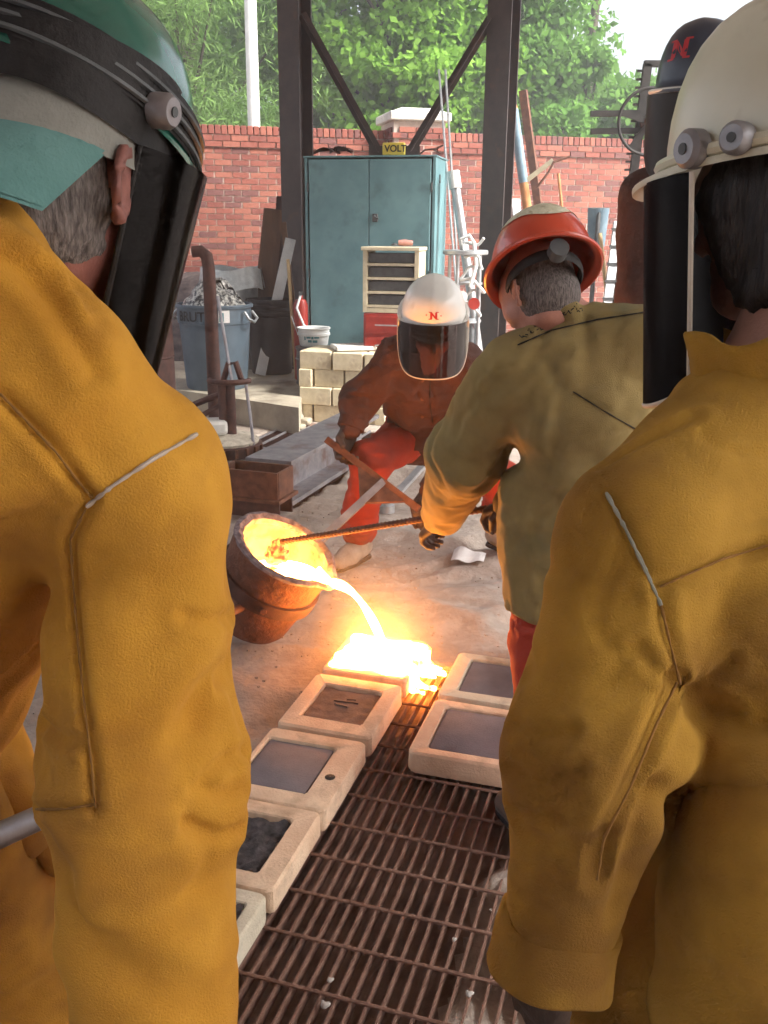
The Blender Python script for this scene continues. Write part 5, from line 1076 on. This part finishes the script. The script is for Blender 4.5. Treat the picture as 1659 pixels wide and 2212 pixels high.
# ---- left foreground person
def person_left():
    F = unit((.47, .88, 0)); fr = frame(F, .30); R, Fh, U = fr
    ear = PX(265, 405, d=.90); hd = ear-R*.083+Fh*.012+U*.012
    J = dict(head=hd, frame=fr, neck=PX(28, 695, d=.97), sR=PX(318, 1065, d=.93), sL=V3(-.66, 1.14, 1.38), eR=PX(308, 1680, d=.98), wR=PX(345, 2290, d=1.02), eL=V3(-.78, 1.30, 1.12), wL=PX(40, 1775, d=1.30),
             hR=V3(-.62, 1.02, .90), hL=V3(-.80, 1.12, .90), kR=V3(-.54, 1.16, .50), kL=V3(-.74, 1.20, .48), aR=V3(-.55, 1.06, .09), aL=V3(-.76, 1.12, .09), dR=unit((.05, .15, -1)), dL=unit((.75, .3, -.2)), nL=unit((0, .5, -.8)), nR=unit((-.5, .3, 0)), cL=1.3, cR=.5)
    t = thing('person', 'person in golden suede jacket and green helmet seen from behind at the left edge', 'person', V3(-.65, 1.1, 0), group='foundry workers')
    body(J, t, head_prims(hd, *fr), .0070, mat('ruddy skin', (.17, .060, .048), (.27, .105, .085), scale=30, rough=.6, bump=.3, bscale=300))
    P = torso_prims(J, rs=(.085, .13, .14, .15, .165), fs=(0, .30, .65, 1.05, 1.45), inn=(.32, .44, .42, .36, .32))
    P += [(J['sR'], lerp(J['sR'], J['eR'], .55), .080, .094), (lerp(J['sR'], J['eR'], .55), J['eR'], .094, .108), (J['eR'], J['wR'], .110, .086), (J['sL'], J['eL'], .09, .09), (J['eL'], J['wL'], .09, .062), (J['sR'], J['neck']+V3(.0, 0, -.05), .075, .062), (PX(-70, 560, d=.84), PX(112, 790, d=.865), .058, .062), (PX(112, 790, d=.865), PX(285, 980, d=.905), .062, .072), (PX(-260, 620, d=.86), PX(-70, 560, d=.84), .062, .058), (PX(-150, 900, d=.86), PX(150, 960, d=.88), .08, .08), (PX(-120, 720, d=.93), lerp(lerp(J['sL'], J['hL'], .3), lerp(J['sR'], J['hR'], .3), .5), .12, .13, {'k': .08}), (PX(-260, 640, d=.95), J['sL'], .10, .09, {'k': .08}), (PX(-140, 900, d=.88), lerp(lerp(J['sL'], J['hL'], .55), lerp(J['sR'], J['hR'], .55), .5), .09, .13, {'k': .08}), (J['sR']+V3(-.05, .02, -.02), J['neck']+V3(-.08, 0, -.14), .08, .10)]
    n0 = J['neck']+Zu*.03
    for i in range(12):
        a = 2*math.pi*i/12; b = 2*math.pi*(i+1)/12; f = lambda w: n0+R*.078*math.cos(w)+F*.085*math.sin(w)+Zu*(-.020*math.sin(w)); P.append((f(a)-Zu*.035, f(b)-Zu*.035, .026, .026, {'k': .03}))
    c = Cloth(P, .0063, .035, cuts=[((0, 0, .60), -Zu)])
    c.wrinkle(.008, 4.5, axis=(.2, 0, 1), stretch=.55, seed=1); c.wrinkle(.004, 11, axis=(.6, 0, 1), stretch=1.6, seed=6); c.wrinkle(.0025, 22, axis=(1, 0, .7), stretch=.4, seed=9)
    c.folds(.009, 4.5, axis=(.25, 0, 1), stretch=.4, seed=1, width=.10); c.folds(.006, 9, axis=(1, .2, .5), stretch=.5, seed=5)
    y1 = c.crease([(0, 850), (60, 912), (120, 975), (165, 1035), (198, 1075)], .007, .006, .003)
    k1 = c.crease([(0, 545), (50, 580), (110, 645), (165, 730), (205, 800)], .008, .010, .004); c.crease([(60, 520), (130, 590), (190, 680)], -.006, .010)
    w1 = c.crease([(186, 1096), (240, 1052), (330, 992), (425, 938)], .003, .006)
    a1 = c.crease([(186, 1098), (152, 1165), (158, 1260), (168, 1380), (182, 1520), (198, 1650), (206, 1745)], .006, .006, .0015)
    h1 = c.crease([(78, 1748), (140, 1748), (204, 1738)], .005, .005, .002)
    c.crease([(505, 1440), (455, 1480), (420, 1540)], .012, .016); c.crease([(520, 1880), (450, 1905), (380, 1960)], .008, .02); c.crease([(330, 1330), (300, 1450), (310, 1560)], .006, .03); c.crease([(420, 1150), (455, 1250), (440, 1400)], -.006, .03); c.crease([(240, 2080), (330, 2130), (420, 2200)], .010, .03); c.crease([(150, 590), (190, 640), (215, 690)], .008, .010)
    for l_ in ([(540, 1700), (480, 1716), (415, 1698)], [(545, 1785), (470, 1806), (395, 1778)], [(530, 1620), (480, 1642), (440, 1682)], [(90, 1560), (120, 1590), (165, 1600)], [(500, 1330), (450, 1345), (400, 1330)]): c.crease(l_, .007, .0062, .003)
    c.relax(1, .3); c.build('jacket', M['suede_l'], t); strip(w1, .0024, M['seam_pale'], t, 'shoulder_piping', -.0004)
    for s_n in (y1, a1, h1): strip(s_n, .0016, M['thread'], t, 'stitched_seam', -.0008)
    trousers(J, t, M['suede_l'], (.115, .105, .10)); boots(J, t, M['boot'], F); gloves(J, t, M['suede_l'], .008)
    # short grey hair
    V, Q = sdf([(hd+U*.02-Fh*.03-U*.02, hd-U*.045-Fh*.04, .0925, .082, {'flat': (R, .87)})], .008, .02, cuts=[(hd+Fh*.005, Fh), (hd-U*.1, -U)]); link_mesh('hair', mesh_np('hair', V+.002*fbm(V*120, 2)[:, None]*normals(V, Q), Q), M['hair_grey'], t, angle=180)
    # teal cap worn backwards under the helmet
    cap = thing  # noqa
    capc = hd+U*.035; lo = []
    for th in (0, 20, 40, 60, 78, 88):
        tt = R_(th); lo.append([capc+R*.094*math.cos(p)*math.cos(tt)+Fh*(.112*math.sin(p)*math.cos(tt)-.012)+U*.085*math.sin(tt) for p in np.linspace(0, 2*math.pi, 41)[:-1]])
    cp = loft([[q-U*.03 for q in lo[0]]]+lo, cap0=False).build('cap', M['grey_cloth'], t)
    def bill(u, v, o=0):
        a = (u-.5)*2*1.28; r0 = V3(math.sin(a)*.093, -math.cos(a)*.112, 0); e = v*.105*math.cos(a*.80)**.6
        return capc-Fh*.012-U*.022+R*(r0[0]*(1+e*1.2))+Fh*(r0[1]-e)+U*(-.85*e-.018*v*(1-abs(u-.5)*2)**0+ .028*v*(1-(2*u-1)**2)+o)
    mb = MB(); mb.grid(lambda u, v: bill(u, v), 24, 8); mb.grid(lambda u, v: bill(u, v, -.004), 24, 8); mb.build('cap_bill', M['teal_cap'], cp, angle=180)
    # helmet
    hf = frame(unit((.55, .83, 0)), .48); C = hd+U*.066+Fh*.006-R*.024; hat = hard_hat(t, C, hf, M['hat_green'], a=.138, b=.113, h=.140, brim=.010, peak=.015)
    r_, f_, u_ = hf
    def band(u, v, o=0):
        p = 2*math.pi*u; b0 = .118+o; a0 = .143+o; return C+r_*b0*math.cos(p)*(1-.06*v)+f_*a0*math.sin(p)*(1-.06*v)+u_*(-.002+.045*v)
    mb = MB(); mb.grid(lambda u, v: band(u, v), 64, 5); mb.grid(lambda u, v: band(u, v, .008), 64, 5); mb.build('visor_bracket', M['leather_black'], hat, angle=60)
    mb = MB(); mb.grid(lambda u, v: capc+R*.0975*math.cos(6.2832*u)+Fh*(.1165*math.sin(6.2832*u)-.012)+U*(.075-.084*v*(.85+.15*math.sin(6.2832*u*2+1))), 64, 4); mb.build('helmet_shade_ring', M['leather_black'], hat, angle=180, fix=False)  # black ring stands for the suspension and the shadow inside the helmet
    for k in range(3): MB().tube([band(u, .15+.3*k, .010) for u in np.linspace(0, 1, 65)], .003, n=6, cap=False).build('bracket_cord', M['dark_grey'], hat)
    q = C+r_*.124+f_*.005+u_*.006; d = unit(r_+f_*.25)
    MB().tube([q-d*.002, q+d*.014, q+d*.020], [.017, .017, .013], n=24).build('pivot_knob', M['steel'], hat); MB().tube([q+d*.018, q+d*.0215], .005, n=12).build('knob_screw', M['dark_grey'], hat)
    sf = frame(unit((.72, .69, 0)), .22); s_ = face_shield(hat, C+f_*.030-u_*.02, sf, M['shield_smoke'], r=.130, ht=.31, A=1.62, edge=M['leather_black'], corner=.45, th=.003, flare=-.035)
    return J
# ---- right foreground person
def person_right():
    F = unit((-.64, .77, 0)); fr = frame(F, .20); R, Fh, U = fr
    hd = PX(1705, 430, d=1.12)
    sL = PX(1390, 1150, d=1.03); nk = PX(1660, 830, d=1.12)
    J = dict(head=hd, frame=fr, neck=nk, sL=sL, sR=nk+(nk-sL)*V3(.9, .9, 0)+V3(.02, .02, -.10), eL=PX(1283, 1640, d=1.0), wL=PX(1200, 2040, d=1.03), eR=nk+V3(.36, .24, -.36), wR=nk+V3(.22, .42, -.55),
             hL=V3(.43, .86, .88), hR=V3(.60, .98, .88), kL=V3(.42, .90, .48), kR=V3(.60, 1.05, .48), aL=V3(.42, .84, .09), aR=V3(.62, 1.0, .09), dL=unit((-.15, .05, -1)), dR=unit((-.5, .6, -.2)), nL=unit((.5, .3, 0)), cL=.6)
    t = thing('person', 'person in olive gold suede jacket and cream helmet seen from behind at the right', 'person', V3(.5, .92, 0), group='foundry workers')
    body(J, t, head_prims(hd, *fr), .0085, mat('shaded skin', (.30, .14, .10), (.38, .19, .14), scale=30, rough=.55, bump=.3, bscale=300))
    P = torso_prims(J, rs=(.09, .135, .135, .15, .17), fs=(0, .30, .65, 1.05, 1.45), inn=(.26, .30, .33, .32, .28))
    P += [(J['sL'], J['eL'], .084, .092), (J['eL'], J['wL']+unit(J['eL']-J['wL'])*.04, .094, .068), (J['sR'], J['eR'], .09, .09), (J['eR'], J['wR'], .09, .065), (PX(1480, 1620, d=1.15), PX(1385, 2260, d=1.18), .10, .105), (J['sL'], nk-Zu*.03, .082, .085), (J['sR'], nk-Zu*.03, .08, .08), (nk-Zu*.10-F*.02, lerp(J['hL'], J['hR'], .5), .115, .13, {'k': .06})]
    n0 = nk+Zu*.0
    for i in range(12):
        a = 2*math.pi*i/12; b = 2*math.pi*(i+1)/12; f = lambda w: n0+R*.085*math.cos(w)+F*.08*math.sin(w)+Zu*.01; P.append((f(a)-Zu*.03, f(b)-Zu*.03, .022, .022, {'k': .025}))
    wd = unit(J['wL']-J['eL'])
    c = Cloth(P, .0063, .035, cuts=[((0, 0, .52), -Zu), ])
    # open cuff: end the sleeve cleanly
    c.wrinkle(.006, 4.0, axis=(-.2, 0, 1), stretch=.45, seed=21); c.wrinkle(.004, 10, axis=(.6, .3, .5), stretch=.6, seed=16); c.wrinkle(.002, 22, axis=(1, 0, .7), stretch=.4, seed=19)
    c.folds(.006, 4.5, axis=(-.25, 0, 1), stretch=.4, seed=11); c.folds(.004, 7, axis=(.2, .1, 1), stretch=1.8, seed=15)
    w1 = c.crease([(1310, 1065), (1350, 1140), (1395, 1232), (1428, 1308)], .004, .006); w2 = c.crease([(1428, 1308), (1450, 1400), (1470, 1478)], .007, .007, .003)
    c.crease([(1300, 1010), (1380, 960), (1500, 900)], .004, .007, .003)
    w3 = c.crease([(1425, 1268), (1480, 1243), (1560, 1208), (1659, 1178)], .007, .007, .005); w4 = c.crease([(1462, 1475), (1420, 1560), (1362, 1700), (1305, 1810), (1290, 1900)], .010, .009, .004)
    c.crease([(1490, 1500), (1540, 1545), (1600, 1570), (1659, 1572)], .020, .022); c.crease([(1560, 1620), (1610, 1650), (1659, 1645)], -.014, .03); c.crease([(1430, 1720), (1500, 1760), (1580, 1790), (1659, 1780)], .018, .022); c.crease([(1420, 1840), (1480, 1860), (1560, 1845)], -.008, .02); c.crease([(1420, 1960), (1520, 2000), (1620, 1990)], .009, .022); c.crease([(1400, 1720), (1370, 1860), (1340, 1960)], .014, .02)
    c.crease([(1120, 1790), (1200, 1850), (1290, 1850)], .008, .02); c.crease([(1130, 1960), (1190, 2000), (1270, 1990)], .007, .016); c.crease([(1066, 2075), (1150, 2105), (1290, 2090)], .0, .010, .0)
    for l_ in ([(1105, 1560), (1165, 1590), (1235, 1574)], [(1095, 1660), (1170, 1692), (1255, 1660)], [(1090, 1745), (1150, 1764), (1200, 1760)], [(1468, 1478), (1420, 1448), (1378, 1400)], [(1482, 1496), (1530, 1468), (1585, 1425)]): c.crease(l_, .007, .0062, .003)
    c.relax(2, .4); c.build('jacket', M['suede_r'], t); collar(t, nk+V3(0, 0, -.005), R, F, .098, .106, .072, M['suede_r'], slope=.01, ph=1.0); wdn = unit(J['wL']-J['eL']); cx_ = unit(np.cross(wdn, V3(0, 1, 0))); cy_ = np.cross(wdn, cx_); w0 = J['wL']-wdn*.045; lo = []
    for (k_, r_) in ((.015, .058), (.02, .0675), (.04, .0685), (.076, .070), (.080, .0685), (.076, .063), (.015, .060)): lo.append([w0+wdn*(k_+.004*math.sin(3*p))+(cx_*math.cos(p)+cy_*math.sin(p))*(r_+.0025*math.sin(5*p+k_*60)) for p in np.linspace(0, 2*math.pi, 41)[:-1]])
    loft(lo, cap0=False, cap1=False).build('cuff', M['suede_r'], t, angle=180)
    strip(w1, .0024, M['seam_grey'], t, 'shoulder_piping', -.0004)
    for s_n in (w2, w3, w4): strip(s_n, .0016, M['thread'], t, 'stitched_seam', -.0008)
    trousers(J, t, M['suede_r'], (.115, .105, .10)); boots(J, t, M['boot'], F); gloves(J, t, M['glove'], .008)
    # dark hair
    V, Q = sdf([(hd+U*.02-Fh*.03, hd-U*.05-Fh*.055, .108, .10, {'flat': (R, .92)}), (hd-U*.06-Fh*.05, hd-U*.135-Fh*.06, .09, .07), (hd-U*.0+R*-.06+Fh*.03, hd-U*.10-R*.06-Fh*.0, .05, .04)], .008, .03, cuts=[(hd+Fh*.068-U*.04, unit(Fh-U*.2))]); link_mesh('hair', mesh_np('hair', V+.007*fbm(V*V3(90, 90, 14), 3)[:, None]*normals(V, Q), Q), M['hair_dark'], t, angle=180)
    hf = frame(unit((-.60, .80, 0)), .12, .0); C = PX(1722, 345, d=1.11); r_, f_, u_ = hf; hat = hard_hat(t, C, hf, M['hat_cream'], a=.158, b=.136, h=.185, brim=.012, peak=.045)
    MB().tube([C+r_*.143*math.cos(p)+f_*.165*math.sin(p)+u_*.008 for p in np.linspace(0, 2*math.pi, 65)], .008, n=8, cap=False).build('rim_band', M['hat_cream'], hat)
    for (aa, rr) in ((.25, .022), (-.10, .018)):
        q = C-r_*.146*math.cos(aa)+f_*.168*math.sin(aa)+u_*.012; d = unit(-r_*math.cos(aa)+f_*math.sin(aa)); MB().tube([q-d*.004, q+d*.012, q+d*.018], [rr, rr, rr*.75], n=20).build('pivot_knob', M['steel'], hat); MB().tube([q+d*.014, q+d*.0195], rr*.3, n=10).build('knob_screw', M['dark_grey'], hat)
    sf = frame(unit((-.66, .75, 0)), .10); s_ = face_shield(hat, C+f_*.035-u_*.012, sf, M['shield_navy'], r=.150, ht=.28, A=1.45, corner=.12, edge=M['pale_trim'])
    return J
# ---- person standing higher up behind, navy helmet
def person_back():
    F = unit((-.45, -.9, 0)); fr = frame(F, .1); C = PX(1512, 192, Y=3.0); hd = C-V3(0, 0, .055)
    pz = .30; nk = hd+V3(.01, .03, -.17)
    J = dict(head=hd, frame=fr, neck=nk, sR=nk+V3(-.12, .06, -.08), sL=nk+V3(.17, -.02, -.08), eR=nk+V3(-.12, .0, -.38), eL=nk+V3(.22, -.10, -.36), wR=nk+V3(-.10, -.06, -.62), wL=nk+V3(.15, -.22, -.56), hR=nk+V3(-.08, .06, -.62), hL=nk+V3(.09, .05, -.62), kR=nk+V3(-.09, .04, -1.05), kL=nk+V3(.10, .03, -1.05), aR=nk*V3(1, 1, 0)+V3(-.1, .06, pz+.09), aL=nk*V3(1, 1, 0)+V3(.11, .05, pz+.09), dR=-Zu, dL=unit((-.3, -.3, -1)))
    pl = thing('work_step', 'low steel work step under the worker in the navy helmet', 'step', V3(nk[0], nk[1], 0)); MB().box((nk[0], nk[1]-.02, pz-.012), (.62, .5, .02)).build('tread', M['steel'], pl, smooth=False)
    for sx in (-1, 1):
        for sy in (-1, 1): MB().box((nk[0]+sx*.29, nk[1]-.02+sy*.23, (pz-.022)/2), (.035, .035, pz-.024)).build('leg', M['steel'], pl, smooth=False)
    t = thing('person', 'person in navy helmet and brown leather jacket standing behind the olive jacket', 'person', V3(nk[0], nk[1], pz), group='foundry workers')
    body(J, t, head_prims(hd, *fr), .011); eyes(J, t)
    P = torso_prims(J, rs=(.085, .125, .125, .13, .135), fs=(0, .3, .62, 1.0, 1.2)); P += [(J['sR'], J['eR'], .085, .08), (J['eR'], J['wR'], .08, .06), (J['sL'], J['eL'], .085, .08), (J['eL'], J['wL'], .08, .06), (nk-Zu*.02, nk+Zu*.03, .085, .075)]
    Cloth(P, .012, .04).wrinkle(.008, 7, stretch=1.4, seed=33).build('jacket', M['brown_leather'], t)
    P = []; 
    for s in ('L', 'R'): P += [(J['h'+s], J['k'+s], .11, .09), (J['k'+s], J['a'+s]+Zu*.03, .09, .08)]
    P.append((J['hL'], J['hR'], .115, .115)); Cloth(P, .014, .05, cuts=[((0, 0, pz+.05), -Zu)]).wrinkle(.007, 7, stretch=1.8).build('trousers', M['red_cloth'], t)
    for s in ('L', 'R'):
        a = J['a'+s]-Zu*.09; V, Q = sdf([(a+Zu*.12, a+Zu*.06, .06, .055), (a+Zu*.055, a+F*.16+Zu*.042, .052, .042)], .012, .03, cuts=[(a+Zu*.003, -Zu)]); link_mesh('boot', mesh_np('boot', V, Q), M['boot'], t, angle=180)
    gloves(J, t, M['glove'], .009)
    hf = frame(F, .08); hat = hard_hat(t, C, hf, M['hat_navy'], a=.145, b=.128, h=.185, brim=.012, peak=.015)
    dv = unit(hf[1]*.9-hf[0]*.0+hf[2]*.35+V3(-.25, 0, 0)); on_dome(t, hat, C, hf, letter_N(-.02, .06, .05, dv), M['red_mark'], 'emblem')
    MB().tube([C+hf[0]*.142*math.cos(p)+hf[1]*.160*math.sin(p)-hf[2]*.004 for p in np.linspace(0, 2*math.pi, 49)], .006, n=8, cap=False).build('rim_band', M['hat_white'], hat)
    face_shield(hat, C-hf[2]*.012, hf, M['shield_black'], r=.150, ht=.24, A=1.3, corner=.4)
M['shield_smoke'] = tinted('black smoked visor', (.14, .13, .14), .18, .04, .35)
M['shield_navy'] = tinted('dark blue smoked visor', (.06, .07, .10), .25, .03, .22)
worker_center(); worker_olive(); person_left(); person_right(); person_back()
# ---- pipe handle held by the left person and the plank by their feet
q = PX(20, 1795, d=1.15); q2 = PX(110, 1755, d=1.22); dd = unit(q2-q); tag(MB().tube([q-dd*.25, q2+dd*.02], .016, n=12).build('steel_pipe', M['steel']), 'grey steel pipe held in the glove at the lower left', 'pipe')
a = PX(85, 2205, z=.03); b = PX(145, 2120, z=.03); d = unit(b-a); n = V3(d[1], -d[0], 0); pk = thing('floor_plate', 'grey floor plate with a pale edge by the left boot', 'plate', a*V3(1, 1, 0))
MB().beam(a-d*.2+V3(0, 0, -.012), b+d*.1+V3(0, 0, -.012), .03, .03).build('edge_strip', M['pale_trim'], pk, smooth=False); MB().beam(a-d*.2+n*.12+V3(0, 0, -.016), b+d*.1+n*.12+V3(0, 0, -.016), .205, .02).build('plate', M['dark_grey'], pk, smooth=False)

# ---- loose foundry litter: drips of metal and sand crumbs on the grating and floor
rl = random.Random(11); M['drip'] = mat('cold metal drip', (.34, .32, .30), (.56, .53, .50), scale=60, rough=.8)
for k, (u, v, s_, lb) in enumerate([(1012, 2148, .006, 'bright metal drip at the lower right edge of the grating'), (700, 2172, .007, 'bright metal drip at the lower middle of the grating'), (712, 2118, .005, 'small bright metal drip low on the grating'), (980, 2030, .004, 'tiny metal drip where the sand meets the grating')]):
    p = PX(u, v, z=.006); V, Q = sdf([(p, p+V3(s_*1.4, s_*.3, .002), s_, s_*.7), (p, p+V3(-s_*.5, s_*1.3, .001), s_*.8, s_*.5)], 0.002, .004); tag(link_mesh('metal_drip', mesh_np('drip', V, Q), M['drip'], angle=180), lb, 'metal drip', 'cold metal drips on the grating')
cr = MB()
for i in range(900):
    s_ = rl.uniform(1.0, 4.9); t_ = rl.uniform(-2.2, .6); x_ = rl.uniform(.003, .010)
    if -.95 < t_ < -.42 and s_ < 3.1: continue
    if -1.13 < t_ < -.30 and 1.3 < s_ < 3.25: continue
    c_ = ST(s_, t_, .008 if s_ < 2.4 else .012); cr.box(c_+V3(0, 0, rl.uniform(-.004, .006)), (x_*rl.uniform(.7, 1.5), x_, x_*.8), rz=rl.uniform(0, 3))
o = cr.build('sand_crumbs', M['sand'], smooth=False, fix=False); o['kind'] = 'stuff'; tag(o, 'small crumbs of broken sand mould scattered on the floor', 'crumbs')

# ------------------------------------------------------------------ haze volume added to lift the blacks and pale the background
HZ = True
if HZ:
    hm = bpy.data.materials.new('added haze'); hm.use_nodes = True; N = hm.node_tree.nodes
    for n in list(N):
        if n.type == 'BSDF_PRINCIPLED': N.remove(n)
    pv = N.new('ShaderNodeVolumePrincipled'); pv.inputs['Color'].default_value = (.92, .95, 1.0, 1); pv.inputs['Density'].default_value = .009
    hm.node_tree.links.new(pv.outputs[0], N['Material Output'].inputs['Volume'])
    o = MB().box((0, 8, 7.4), (70, 60, 17.2)).build('haze', hm, smooth=False); o['kind'] = 'stuff'
